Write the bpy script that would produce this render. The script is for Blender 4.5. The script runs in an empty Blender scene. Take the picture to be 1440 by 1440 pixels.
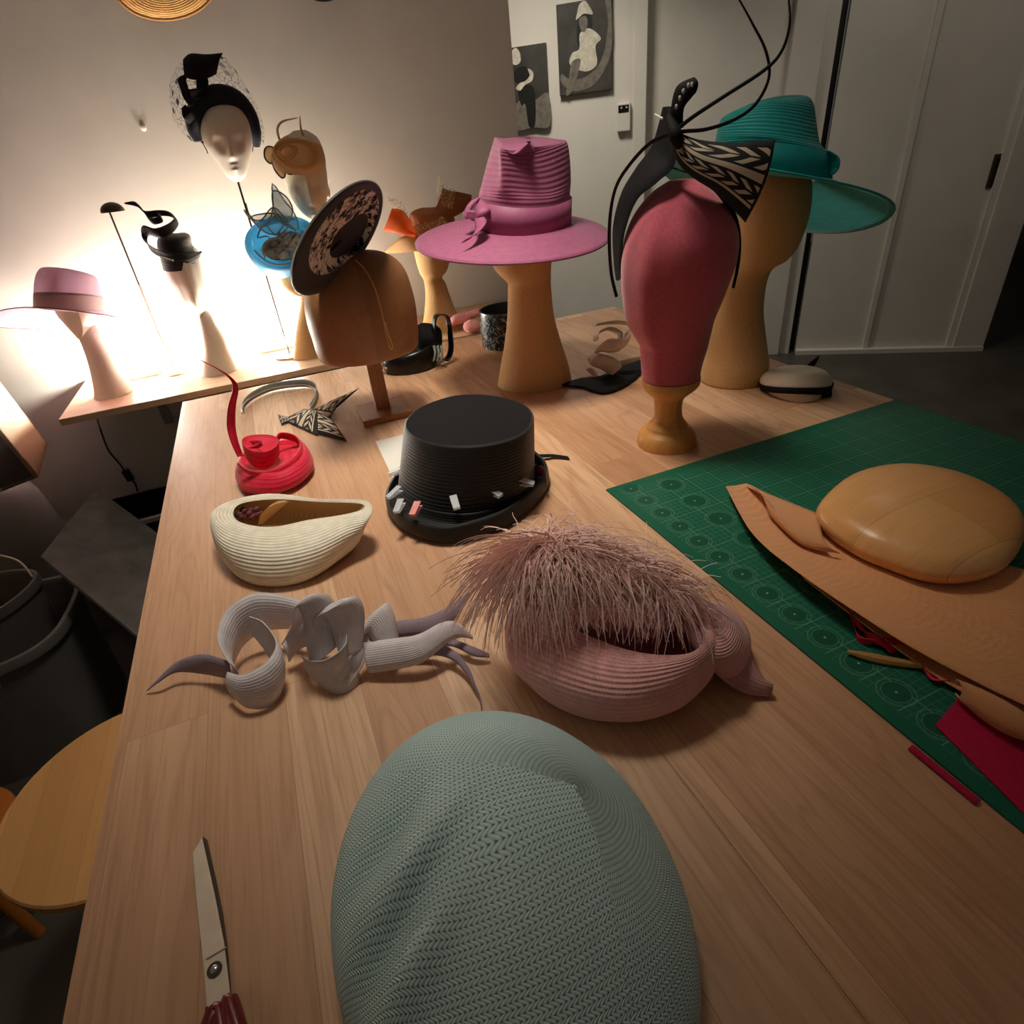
import bpy, bmesh, math, random
from mathutils import Vector, Matrix, noise
random.seed(7)
PI = math.pi
COL = bpy.context.scene.collection
T = 0.90                       # height of the worktops
CAM = Vector((0, 0, 1.48)); FPX = 825.0
R3 = Matrix(((0.91600907, -0.2808257, 0.28646868), (-0.38989268, -0.45519506, 0.80048807), (-0.0943985, -0.84494638, -0.52645469)))

# ---------------------------------------------------------------- measuring helpers
def ray(px, py): return R3 @ Vector((px-720, py-720, FPX))
def Z(px, py, z=0.0):
    d = ray(px, py); return CAM + d*((T+z-CAM.z)/d.z)
def F(base, px, py, dd=0.0):
    n = Vector((base.x-CAM.x, base.y-CAM.y, 0)); L = n.length; n /= L
    d = ray(px, py); return CAM + d*((L+dd)/d.dot(n))
def Yp(px, py, y):
    d = ray(px, py); return CAM + d*((y-CAM.y)/d.y)

# ---------------------------------------------------------------- splines and meshes
def cr(p0, p1, p2, p3, t):
    return [0.5*((2*b)+(-a+c)*t+(2*a-5*b+4*c-d)*t*t+(-a+3*b-3*c+d)*t**3) for a, b, c, d in zip(p0, p1, p2, p3)]
def spline(pts, k=8, closed=False):
    n = len(pts); out = []
    if n < 3 and not closed:
        for i in range(k+1): out.append([a+(b-a)*i/k for a, b in zip(pts[0], pts[1])])
        return out
    rng = n if closed else n-1
    for i in range(rng):
        if closed: q = [pts[(i+j) % n] for j in (-1, 0, 1, 2)]
        else: q = [pts[max(0, i-1)], pts[i], pts[i+1], pts[min(n-1, i+2)]]
        for s in range(k): out.append(cr(*q, s/k))
    if not closed: out.append(list(pts[-1]))
    return out
class MB:
    def __init__(s): s.v = []; s.f = []; s.uv = []; s.mi = []; s.cur = 0
    def face(s, idx, uvs=None):
        s.f.append(tuple(idx)); s.uv.append(uvs or [(0, 0)]*len(idx)); s.mi.append(s.cur)
    def grid(s, rows, closed=False, ur=1.0, vr=1.0):
        b = len(s.v); m = len(rows); n = len(rows[0])
        for r in rows: s.v.extend([Vector(p) for p in r])
        nn = n if closed else n-1
        for i in range(m-1):
            for j in range(nn):
                j2 = (j+1) % n
                s.face((b+i*n+j, b+i*n+j2, b+(i+1)*n+j2, b+(i+1)*n+j),
                       [(ur*j/nn, vr*i/(m-1)), (ur*(j+1)/nn, vr*i/(m-1)), (ur*(j+1)/nn, vr*(i+1)/(m-1)), (ur*j/nn, vr*(i+1)/(m-1))])
        return b
    def cap(s, ring, flip=False):
        b = len(s.v); s.v.extend([Vector(p) for p in ring]); n = len(ring)
        idx = list(range(b, b+n)); s.face(idx[::-1] if flip else idx)
    def loft(s, rings, cap0=True, cap1=True, closed=True, ur=1.0, vr=1.0):
        s.grid(rings, closed, ur, vr)
        if cap0: s.cap(rings[0], True)
        if cap1: s.cap(rings[-1])
    def box(s, x0, x1, y0, y1, z0, z1):
        s.hexa([Vector((x0, y0, z0)), Vector((x1, y0, z0)), Vector((x1, y1, z0)), Vector((x0, y1, z0))],
               [Vector((x0, y0, z1)), Vector((x1, y0, z1)), Vector((x1, y1, z1)), Vector((x0, y1, z1))])
    def hexa(s, lo, hi):
        b = len(s.v); s.v.extend([Vector(p) for p in lo]+[Vector(p) for p in hi]); n = len(lo)
        s.face([b+i for i in range(n)][::-1]); s.face([b+n+i for i in range(n)])
        for i in range(n):
            j = (i+1) % n; s.face((b+i, b+j, b+n+j, b+n+i), [(0, 0), (1, 0), (1, 1), (0, 1)])
    def prism(s, poly, off):
        s.hexa([Vector(p) for p in poly], [Vector(p)+off for p in poly])
    def tube(s, pts, r, seg=8, k=6, closed=False, flat=1.0):
        """pts: Vectors; r: number or list"""
        if not isinstance(r, (list, tuple)): r = [r]*len(pts)
        q = spline([list(p)+[rr] for p, rr in zip(pts, r)], k, closed)
        P = [Vector(a[:3]) for a in q]; n = len(P); rings = []; up = None
        for i in range(n):
            if closed: t = P[(i+1) % n]-P[i-1]
            else: t = P[min(n-1, i+1)]-P[max(0, i-1)]
            if t.length < 1e-9: t = Vector((0, 0, 1))
            t.normalize()
            if up is None:
                up = Vector((0, 0, 1)) if abs(t.z) < .9 else Vector((1, 0, 0))
            up = up - t*up.dot(t)
            if up.length < 1e-6: up = t.orthogonal()
            up.normalize(); sd = t.cross(up)
            rr = max(q[i][3], 1e-5)
            rings.append([P[i]+(up*math.cos(a)*flat+sd*math.sin(a))*rr for a in [2*PI*j/seg for j in range(seg)]])
        if closed: rings.append(rings[0]); s.loft(rings, False, False)
        else: s.loft(rings)
    def ribbon(s, pts, ws, dirs=None, k=8, ur=1.0, cols=4, bow=0.0):
        """pts: centre line; ws: half widths; dirs: width direction at every point"""
        if not isinstance(ws, (list, tuple)): ws = [ws]*len(pts)
        if dirs is None: dirs = [Vector((0, 0, 1))]*len(pts)
        elif isinstance(dirs, Vector): dirs = [dirs]*len(pts)
        q = spline([list(p)+[w]+list(d) for p, w, d in zip(pts, ws, dirs)], k)
        rows = []
        for i, a in enumerate(q):
            P = Vector(a[:3]); d = Vector(a[4:7]); d.normalize()
            t = Vector(q[min(len(q)-1, i+1)][:3])-Vector(q[max(0, i-1)][:3])
            nn = t.cross(d); nn = nn.normalized() if nn.length > 1e-9 else Vector((0, 0, 0))
            rows.append([P+d*a[3]*x+nn*bow*a[3]*(1-x*x) for x in [-1+2*j/cols for j in range(cols+1)]])
        s.grid([list(c) for c in zip(*rows)], False, ur, 1.0)
    def ellipsoid(s, c, a, b, d, nu=24, nv=14):
        rings = []
        for i in range(nv+1):
            th = -PI/2+PI*i/nv; cc = max(math.cos(th), 1e-3)
            rings.append([c+a*(cc*math.cos(2*PI*j/nu))+b*(cc*math.sin(2*PI*j/nu))+d*math.sin(th) for j in range(nu)])
        s.loft(rings)

def ringE(L, Fr, Rr, B, n=48):
    c0 = (L+Fr+Rr+B)/4; c1 = (Rr-L)/2; s1 = (B-Fr)/2; c2 = (L+Rr-Fr-B)/4
    return [c0+c1*math.cos(a)+s1*math.sin(a)+c2*math.cos(2*a) for a in [2*PI*i/n for i in range(n)]]
def E4(base, L, Fr, Rr, B, r, n=48):
    return ringE(F(base, *L), F(base, *Fr, -r), F(base, *Rr), F(base, *B, r), n)
def ringN(pts, n=6): return [Vector(p) for p in spline([list(p) for p in pts], n, True)]
def smooth_rings(rings, k=5):
    cols = [spline([list(r[j]) for r in rings], k) for j in range(len(rings[0]))]
    return [[Vector(c[i]) for c in cols] for i in range(len(cols[0]))]
def sil(base, pairs, ratio=1.0, n=40, k=5, disp=None):
    """stack of level ellipses whose widths are measured on the upright plane through base"""
    nrm = Vector((base.x-CAM.x, base.y-CAM.y, 0)).normalized(); sd = Vector((nrm.y, -nrm.x, 0)); rows = []
    for p in pairs:
        a = F(base, p[0], p[1]); b = F(base, p[2], p[3]); rt = p[4] if len(p) > 4 else ratio; off = p[5] if len(p) > 5 else 0
        c = (a+b)/2; w = (b-a).dot(sd)/2; c.z = max(c.z, base.z)
        rows.append(list(c+nrm*off)+[w, w*rt])
    out = []
    for r in (spline(rows, k) if k > 1 else rows):
        c = Vector(r[:3]); ring = []
        for j in range(n):
            a = 2*PI*j/n
            q = c+sd*(r[3]*math.cos(a))+nrm*(r[4]*math.sin(a))
            if disp: q = q+disp(c, a, r[3], sd, nrm)
            ring.append(q)
        out.append(ring)
    return out

def origin_of(parent):
    while parent is not None:
        if parent.parent is None: return parent.location.copy()
        parent = parent.parent
    return Vector((0, 0, 0))
def obj(name, mb, mat, parent=None, base=None, smooth=True, solid=0.0, auto=40, bevel=0.0, sub=0, off=0.0):
    o0 = origin_of(parent) if parent is not None else (Vector(base) if base is not None else Vector((0, 0, 0)))
    if T-.0005 < o0.z < T+.2 and o0.y > -1:
        fl = T+.005 if o0.y > 2.106 else T+.0008
        for v in mb.v: v.z = max(v.z, fl)
    me = bpy.data.meshes.new(name)
    me.from_pydata([tuple(v-o0) for v in mb.v], [], mb.f)
    uvl = me.uv_layers.new(name='UVMap'); i = 0
    for us in mb.uv:
        for u in us: uvl.data[i].uv = u; i += 1
    mats = mat if isinstance(mat, (list, tuple)) else [mat]
    for m in mats: me.materials.append(m)
    for p, mi in zip(me.polygons, mb.mi): p.material_index = mi
    bm = bmesh.new(); bm.from_mesh(me)
    bmesh.ops.remove_doubles(bm, verts=bm.verts, dist=2e-6)
    if solid == 0: bmesh.ops.recalc_face_normals(bm, faces=bm.faces)
    bm.to_mesh(me); bm.free()
    if smooth:
        me.polygons.foreach_set('use_smooth', [True]*len(me.polygons))
        me.set_sharp_from_angle(angle=math.radians(auto))
    o = bpy.data.objects.new(name, me); COL.objects.link(o)
    if parent is not None: o.parent = parent
    else: o.location = o0
    if solid: md = o.modifiers.new('solid', 'SOLIDIFY'); md.thickness = solid; md.offset = off
    if bevel: md = o.modifiers.new('bevel', 'BEVEL'); md.width = bevel; md.segments = 2; md.limit_method = 'ANGLE'; md.angle_limit = math.radians(40)
    if sub: md = o.modifiers.new('sub', 'SUBSURF'); md.levels = sub; md.render_levels = sub
    return o
def thing(name, label, cat, loc, group=None):
    o = bpy.data.objects.new(name, None); COL.objects.link(o); o.location = loc; o.empty_display_size = .05
    o['label'] = label; o['category'] = cat
    if group: o['group'] = group
    return o
def tag(o, label, cat, group=None):
    o['label'] = label; o['category'] = cat
    if group: o['group'] = group
    return o
def struct(name, mb, mat, **k):
    o = obj(name, mb, mat, smooth=False, **k); o['kind'] = 'structure'; return o

# ---------------------------------------------------------------- materials
def srgb(c):
    return tuple(((x/255)/12.92 if x/255 <= .04045 else ((x/255+.055)/1.055)**2.4) for x in c)+(1,)
class NT:
    def __init__(s, name):
        s.m = bpy.data.materials.new(name); s.m.use_nodes = True; s.t = s.m.node_tree; s.t.nodes.clear()
        s.out = s.n('ShaderNodeOutputMaterial'); s.b = s.n('ShaderNodeBsdfPrincipled'); s.l(s.b.outputs[0], s.out.inputs[0])
    def n(s, k, **kw):
        nd = s.t.nodes.new(k)
        for a, v in kw.items(): setattr(nd, a, v)
        return nd
    def l(s, a, b): s.t.links.new(a, b)
    def put(s, sock, v):
        if hasattr(v, 'is_output'): s.l(v, sock)
        else: sock.default_value = v
    def math(s, op, a, b=0.0, c=0.0):
        nd = s.n('ShaderNodeMath', operation=op)
        for i, v in enumerate((a, b, c)): s.put(nd.inputs[i], v)
        return nd.outputs[0]
    def coord(s, kind='Object'): return s.n('ShaderNodeTexCoord').outputs[kind]
    def sep(s, v):
        nd = s.n('ShaderNodeSeparateXYZ'); s.l(v, nd.inputs[0]); return nd.outputs
    def comb(s, x, y, z=0.0):
        nd = s.n('ShaderNodeCombineXYZ')
        for i, v in enumerate((x, y, z)): s.put(nd.inputs[i], v)
        return nd.outputs[0]
    def noise(s, vec, scale, detail=3, rough=.5, dist=0.0):
        nd = s.n('ShaderNodeTexNoise'); s.l(vec, nd.inputs['Vector'])
        nd.inputs['Scale'].default_value = scale; nd.inputs['Detail'].default_value = detail; nd.inputs['Roughness'].default_value = rough
        nd.inputs['Distortion'].default_value = dist
        return nd.outputs[0]
    def mapping(s, vec, sc=(1, 1, 1), rot=(0, 0, 0), loc=(0, 0, 0)):
        nd = s.n('ShaderNodeMapping'); s.l(vec, nd.inputs[0])
        nd.inputs['Scale'].default_value = sc; nd.inputs['Rotation'].default_value = rot; nd.inputs['Location'].default_value = loc
        return nd.outputs[0]
    def mix(s, f, a, b, mode='MIX'):
        nd = s.n('ShaderNodeMix', data_type='RGBA', blend_type=mode)
        s.put(nd.inputs[0], f); s.put(nd.inputs[6], a); s.put(nd.inputs[7], b); return nd.outputs[2]
    def ramp(s, f, stops):
        nd = s.n('ShaderNodeValToRGB'); s.l(f, nd.inputs[0]); e = nd.color_ramp.elements
        while len(e) < len(stops): e.new(.5)
        for x, (p, c) in zip(e, stops): x.position = p; x.color = c if len(c) == 4 else c+(1,)
        return nd.outputs[0]
    def col(s, v): s.put(s.b.inputs['Base Color'], v)
    def set(s, rough=None, metal=None, sheen=None, spec=None, alpha=None, coat=None, trans=None):
        for k, v in (('Roughness', rough), ('Metallic', metal), ('Sheen Weight', sheen), ('Specular IOR Level', spec), ('Alpha', alpha), ('Coat Weight', coat), ('Transmission Weight', trans)):
            if v is not None: s.put(s.b.inputs[k], v)
    def bump(s, h, strength=.5, dist=.002):
        nd = s.n('ShaderNodeBump'); s.l(h, nd.inputs['Height']); nd.inputs['Strength'].default_value = strength; nd.inputs['Distance'].default_value = dist
        s.l(nd.outputs[0], s.b.inputs['Normal'])
def plain(name, c, rough=.6, metal=0, var=.12, nscale=30, bump=.15, sheen=0, spec=.4, coat=0, bd=.001):
    t = NT(name); v = t.coord(); n = t.noise(v, nscale, 4); c = srgb(c)
    dark = tuple(x*(1-var) for x in c[:3])+(1,); lite = tuple(min(1, x*(1+var)) for x in c[:3])+(1,)
    t.col(t.ramp(n, [(.3, dark), (.7, lite)])); t.set(rough, metal, sheen, spec, coat=coat)
    if bump: t.bump(n, bump, bd)
    return t.m
def braid(name, c, rows=30, rough=.6, depth=.6, cross=0, sheen=.2, axis=1, spec=.35):
    """rows of sewn straw braid running round the piece"""
    t = NT(name); uv = t.sep(t.coord('UV')); a = uv[axis]; b = uv[1-axis]
    s = t.math('SINE', t.math('MULTIPLY', a, rows*2*PI)); h = t.math('ADD', t.math('MULTIPLY', s, .5), .5)
    if cross:
        s2 = t.math('SINE', t.math('ADD', t.math('MULTIPLY', b, cross*2*PI), t.math('MULTIPLY', a, rows*PI)))
        h = t.math('ADD', t.math('MULTIPLY', h, .7), t.math('MULTIPLY', t.math('ADD', t.math('MULTIPLY', s2, .5), .5), .3))
    n = t.noise(t.coord(), 60, 2); c = srgb(c)
    t.col(t.mix(t.math('MULTIPLY', t.math('SUBTRACT', 1.0, h), .35), t.ramp(n, [(.3, tuple(x*.9 for x in c[:3])), (.7, tuple(min(1, x*1.08) for x in c[:3]))]), tuple(x*.45 for x in c[:3])+(1,)))
    t.set(rough, 0, sheen, spec); t.bump(h, depth, .0015); return t.m
def sinamay(name, c, alpha=.75, scale=420, rough=.55, rot=.78, tl=.35):
    """open woven straw cloth: fine crossing threads with gaps, lets light through"""
    t = NT(name); v = t.sep(t.mapping(t.coord(), (scale,)*3, (0, 0, rot)))
    a = t.math('SINE', t.math('ADD', v[0], v[2])); b = t.math('SINE', t.math('SUBTRACT', v[1], v[2]))
    h = t.math('MAXIMUM', a, b); c = srgb(c)
    t.col(t.mix(t.math('MULTIPLY_ADD', h, .3, .5), tuple(x*.75 for x in c[:3])+(1,), c))
    al = t.math('MAXIMUM', t.math('MULTIPLY_ADD', h, .6, alpha), alpha*.6)
    t.set(rough, 0, .1, .3); t.bump(h, .3, .0006)
    tr = t.n('ShaderNodeBsdfTransparent'); tl_ = t.n('ShaderNodeBsdfTranslucent'); t.put(tl_.inputs[0], c)
    m1 = t.n('ShaderNodeMixShader'); m1.inputs[0].default_value = tl; t.l(t.b.outputs[0], m1.inputs[1]); t.l(tl_.outputs[0], m1.inputs[2])
    m2 = t.n('ShaderNodeMixShader'); t.l(t.math('MINIMUM', al, 1.0), m2.inputs[0]); t.l(tr.outputs[0], m2.inputs[1]); t.l(m1.outputs[0], m2.inputs[2])
    t.l(m2.outputs[0], t.out.inputs[0]); return t.m
def planks(name, base, dark, lite, pw=.095, pl=.9, grain=1.0, axis='Y', rough=.45, seed=0.0, bumps=.12, contrast=1.0):
    t = NT(name); co = t.coord(); v = t.mapping(co, loc=(seed, seed*1.7, 0))
    s = t.sep(v); vec = t.comb(s[1], s[0], 0.0) if axis == 'Y' else t.comb(s[0], s[1], 0.0)
    br = t.n('ShaderNodeTexBrick'); t.l(vec, br.inputs['Vector']); br.offset = .37; br.offset_frequency = 2; br.squash = 1
    br.inputs['Scale'].default_value = 1; br.inputs['Mortar Size'].default_value = .0006; br.inputs['Mortar Smooth'].default_value = .3
    br.inputs['Brick Width'].default_value = pl; br.inputs['Row Height'].default_value = pw
    b, d, l = srgb(base), srgb(dark), srgb(lite)
    br.inputs['Color1'].default_value = d; br.inputs['Color2'].default_value = l; br.inputs['Mortar'].default_value = tuple(x*.55 for x in d[:3])+(1,)
    # grain: noise pulled out along the plank, shifted per plank
    sv = t.n('ShaderNodeVectorMath', operation='ADD'); t.l(v, sv.inputs[0])
    sc = t.n('ShaderNodeVectorMath', operation='SCALE'); t.l(br.outputs['Color'], sc.inputs[0]); sc.inputs[3].default_value = 40
    t.l(sc.outputs[0], sv.inputs[1])
    st = (38, 2.2, 10) if axis == 'Y' else (2.2, 38, 10)
    g = t.noise(t.mapping(sv.outputs[0], st), 1.0, 5, .6, .6)
    st2 = (5, .55, 3) if axis == 'Y' else (.55, 5, 3)
    n2 = t.noise(t.mapping(sv.outputs[0], st2), 1.3, 2, .5, 1.8)
    w = t.math('FRACT', t.math('MULTIPLY', n2, 9.0)); w = t.math('PINGPONG', w, .5)
    st3 = (260, 9, 50) if axis == 'Y' else (9, 260, 50)
    g3 = t.noise(t.mapping(sv.outputs[0], st3), 1.0, 2, .6)
    c = t.mix(.38, br.outputs['Color'], b)
    c = t.mix(t.math('MULTIPLY', t.ramp(g, [(.38, (1, 1, 1)), (.62, (0, 0, 0))]), .38*grain), c, d)
    c = t.mix(t.math('MULTIPLY', t.ramp(w, [(0, (1, 1, 1)), (.16, (0, 0, 0))]), .30*grain), c, tuple(x*.8 for x in d[:3])+(1,))
    c = t.mix(t.math('MULTIPLY', t.ramp(g3, [(.5, (0, 0, 0)), (.66, (1, 1, 1))]), .25*grain), c, tuple(x*.65 for x in d[:3])+(1,))
    t.col(c); t.set(rough, 0, 0, .35); t.bump(t.math('ADD', t.math('MULTIPLY', g, .5), t.math('MULTIPLY', g3, -.5)), bumps, .001)
    return t.m
def emit(name, c, st):
    t = NT(name); t.b.inputs['Emission Color'].default_value = c; t.b.inputs['Emission Strength'].default_value = st; t.b.inputs['Base Color'].default_value = (.8, .8, .8, 1); return t.m
def glassy(name, c, alpha, rough=.1):
    t = NT(name); t.b.inputs['Base Color'].default_value = srgb(c); t.set(rough, 0, alpha=alpha, spec=.6); return t.m

M = {}
M['wall'] = plain('painted_plaster', (216, 210, 200), .85, nscale=9, var=.03, bump=.03)
M['wall2'] = plain('white_panel_paint', (206, 200, 190), .6, nscale=6, var=.03, bump=.02)
M['floor'] = plain('dark_concrete_floor', (72, 68, 60), .45, nscale=4, var=.25, bump=.05)
M['bench'] = planks('pale_oak_planks', (218, 176, 142), (178, 132, 98), (232, 198, 164), seed=.31)
M['bench2'] = planks('pale_oak_planks_wide', (212, 166, 130), (172, 120, 84), (228, 188, 150), pw=.12, pl=1.1, seed=1.73)
M['shelfwood'] = planks('beech_shelf', (226, 190, 152), (196, 150, 112), (236, 206, 172), pw=.4, pl=3, axis='X', grain=.6)
M['stoolwood'] = planks('birch_seat', (200, 150, 92), (172, 124, 72), (208, 160, 102), pw=.05, pl=3, grain=.45, seed=.9)
M['amber'] = planks('amber_wood', (190, 110, 40), (150, 80, 20), (200, 120, 50), pw=.2, pl=3, grain=.5)
M['blockwood'] = planks('limewood_block', (160, 112, 74), (138, 94, 58), (174, 126, 86), pw=.5, pl=3, grain=.5, axis='X', rough=.5)
M['postwood'] = planks('oak_post', (168, 110, 64), (140, 86, 46), (182, 124, 76), pw=.5, pl=3, grain=.8)
M['turnedwood'] = planks('turned_pine', (222, 160, 88), (190, 124, 60), (230, 176, 106), pw=.5, pl=3, axis='X', grain=.5, rough=.4)
M['ovalwood'] = planks('oiled_alder', (234, 178, 116), (212, 150, 88), (240, 190, 132), pw=.11, pl=2, axis='X', grain=.5, rough=.28)
M['canvas'] = plain('canvas_cloth', (202, 160, 106), .85, nscale=420, var=.16, bump=.5, sheen=.1)
M['white'] = plain('white_mannequin', (226, 214, 198), .55, var=.03, nscale=20, bump=.02)
M['cream'] = plain('cream_mannequin', (226, 214, 190), .5, var=.03, nscale=20, bump=.02)
M['pinkfedora'] = braid('mauve_straw', (172, 92, 130), 34, depth=.5)
M['pinkband'] = plain('mauve_ribbon', (162, 86, 122), .55, nscale=90, var=.06, bump=.08)
M['teal'] = braid('teal_straw', (22, 170, 168), 34, depth=.5)
M['tealband'] = plain('teal_ribbon', (28, 150, 150), .5, nscale=90, var=.06, bump=.08)
M['velvet'] = plain('rose_velvet', (196, 86, 104), .9, nscale=160, var=.1, bump=.2, sheen=.35)
M['black'] = plain('black_cloth', (14, 13, 16), .75, nscale=120, var=.2, bump=.2, spec=.2)
M['blacksat'] = plain('black_gloss', (10, 9, 10), .28, nscale=40, var=.1, bump=.05)
M['blackstraw'] = braid('black_straw', (10, 10, 12), 30, .5, .35, spec=.3)
M['navy'] = plain('navy_velvet', (16, 18, 34), .85, nscale=70, var=.3, bump=.3, sheen=.1)
M['steel'] = plain('brushed_steel', (214, 200, 182), .45, .25, var=.06, nscale=60, bump=.03)
M['darkmetal'] = plain('bronze_metal', (74, 60, 50), .45, .5, var=.1, bump=.03)
M['red'] = braid('raspberry_straw', (222, 22, 62), 16, .6, .35)
M['redplain'] = plain('red_sinamay', (214, 22, 58), .5, nscale=300, var=.12, bump=.3)
M['ivory'] = braid('ivory_straw', (242, 234, 214), 24, .65, .6, cross=0)
M['lilac'] = braid('lilac_sinamay', (226, 218, 222), 14, .6, .25)
M['lilacdark'] = braid('grey_lilac_sinamay', (150, 132, 146), 14, .6, .25)
M['rose'] = braid('rose_straw', (250, 182, 178), 24, .65, .9, cross=160)
M['feather'] = plain('ostrich_feather', (255, 208, 198), .8, nscale=40, var=.12, bump=0, sheen=.5)
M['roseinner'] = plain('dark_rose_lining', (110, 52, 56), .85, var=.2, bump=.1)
M['peach'] = None
M['magenta'] = plain('magenta_felt', (176, 10, 62), .9, nscale=300, var=.1, bump=.2)
M['paper'] = plain('white_paper', (216, 214, 208), .7, var=.02, bump=.02)
M['pinksoft'] = plain('pink_plush', (226, 150, 146), .85, nscale=100, var=.1, bump=.3, sheen=.3)
M['whitecloth'] = plain('white_cloth', (222, 206, 186), .8, nscale=200, var=.08, bump=.3)
M['greyband'] = plain('sage_grey_ribbon', (128, 132, 122), .7, nscale=160, var=.1, bump=.2)
M['greyplastic'] = plain('grey_plastic', (112, 108, 104), .35, var=.06, nscale=10, bump=.02)
M['lightplastic'] = plain('pale_plastic', (150, 146, 140), .4, var=.05, nscale=5, bump=.02)
M['blackplastic'] = plain('black_plastic', (26, 25, 24), .4, var=.1, nscale=12, bump=.02)
M['slate'] = plain('charcoal_board', (84, 80, 75), .8, var=.3, nscale=14, bump=.2)
M['handle'] = plain('dark_red_plastic', (110, 14, 20), .3, var=.05, bump=0, coat=.3)
M['clear'] = glassy('clear_plastic', (225, 230, 236), .5, .08)
M['silver'] = plain('polished_spring', (200, 200, 205), .15, 1, var=.02, bump=0)
M['strawdisc'] = braid('golden_straw', (214, 160, 88), 18, .6, .8, cross=120)
M['beige'] = sinamay('beige_sinamay', (234, 196, 148), .9, 4200)
M['palepink'] = sinamay('pale_pink_sinamay', (206, 158, 182), .95, 5400, tl=.25)
M['palepinkband'] = sinamay('dusky_pink_band', (196, 160, 160), .95, 5400, tl=.2)
M['bluesin'] = sinamay('blue_sinamay', (60, 170, 215), .9, 4800)
M['tealloop'] = sinamay('smoke_blue_sinamay', (120, 170, 180), .3, 5400)
M['orangesin'] = sinamay('orange_sinamay', (250, 120, 30), .9, 4200)
M['brownsin'] = sinamay('brown_sinamay', (170, 100, 50), .85, 3000)
M['tansin'] = sinamay('tan_sinamay', (226, 178, 112), .95, 4200)
def m_blue():
    t = NT('sea_green_parasisal'); uv = t.sep(t.coord('UV'))
    rows = 1.0; n = 1.0
    # chevron weave: the slant of the stitches flips from row to row
    w = t.noise(t.coord(), 9, 2); v = t.math('ADD', uv[1], t.math('MULTIPLY', t.math('SUBTRACT', w, .5), .02))
    a = t.math('MULTIPLY', v, rows); zig = t.math('PINGPONG', a, 1.0)
    s = t.math('SINE', t.math('MULTIPLY', t.math('ADD', t.math('MULTIPLY', uv[0], n), t.math('MULTIPLY', zig, 1.3)), 2*PI))
    r = t.math('ABSOLUTE', t.math('SINE', t.math('MULTIPLY', a, PI)))
    h = t.math('ADD', t.math('MULTIPLY', t.math('ADD', s, 1.0), .3), t.math('MULTIPLY', t.math('POWER', r, .6), .5))
    c = srgb((206, 236, 236)); d = srgb((84, 104, 106))
    t.col(t.mix(t.ramp(h, [(.18, (0, 0, 0)), (.62, (1, 1, 1))]), d, c)); t.set(.6, 0, .15, .4); t.bump(h, .8, .0014); return t.m
M['blue'] = m_blue()
def m_peach():
    t = NT('peach_straw_cloth'); v = t.sep(t.mapping(t.coord('UV'), (1, 1, 1)))
    a = t.math('SINE', t.math('MULTIPLY', v[0], 2*PI*62)); b = t.math('SINE', t.math('MULTIPLY', v[1], 2*PI*26))
    h = t.math('MULTIPLY', a, b); c = srgb((255, 180, 120))
    t.col(t.mix(t.math('MULTIPLY_ADD', h, .3, .5), tuple(x*.72 for x in c[:3])+(1,), c)); t.set(.7, 0, .2, .3); t.bump(h, .6, .0012); return t.m
M['peach'] = m_peach()
def m_lace():
    t = NT('black_lace'); co = t.coord(); n = t.noise(co, 26, 4, .7, .8); n2 = t.noise(co, 90, 3, .7)
    k = t.math('ADD', t.math('MULTIPLY', n, .6), t.math('MULTIPLY', n2, .4))
    t.col(t.ramp(k, [(.46, srgb((12, 11, 12))), (.53, srgb((215, 205, 190)))])); t.set(.7, 0, 0, .2)
    t.bump(k, .5, .002); return t.m
M['lace'] = m_lace()
def m_bluelace():
    t = NT('grey_lace_patch'); co = t.coord(); n = t.noise(co, 40, 4, .7, .6)
    t.col(t.ramp(n, [(.42, srgb((70, 110, 125))), (.55, srgb((170, 165, 155)))])); t.set(.7); t.bump(n, .5, .002); return t.m
M['bluelace'] = m_bluelace()
def m_net(name, c, sc, lw, dots):
    t = NT(name); v = t.n('ShaderNodeTexVoronoi', feature='DISTANCE_TO_EDGE'); co = t.coord(); t.l(co, v.inputs['Vector']); v.inputs['Scale'].default_value = sc
    a = t.math('LESS_THAN', v.outputs['Distance'], lw)
    v2 = t.n('ShaderNodeTexVoronoi'); t.l(co, v2.inputs['Vector']); v2.inputs['Scale'].default_value = sc*.42
    b = t.math('LESS_THAN', v2.outputs['Distance'], dots)
    t.col(srgb(c)); t.set(.7, alpha=t.math('MAXIMUM', t.math('MULTIPLY', a, .55), b)); return t.m
M['veil'] = m_net('spotted_veil_net', (18, 16, 18), 62, .06, .23)
M['goldnet'] = m_net('gold_veil_net', (222, 190, 140), 110, .09, 0.0)
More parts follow.
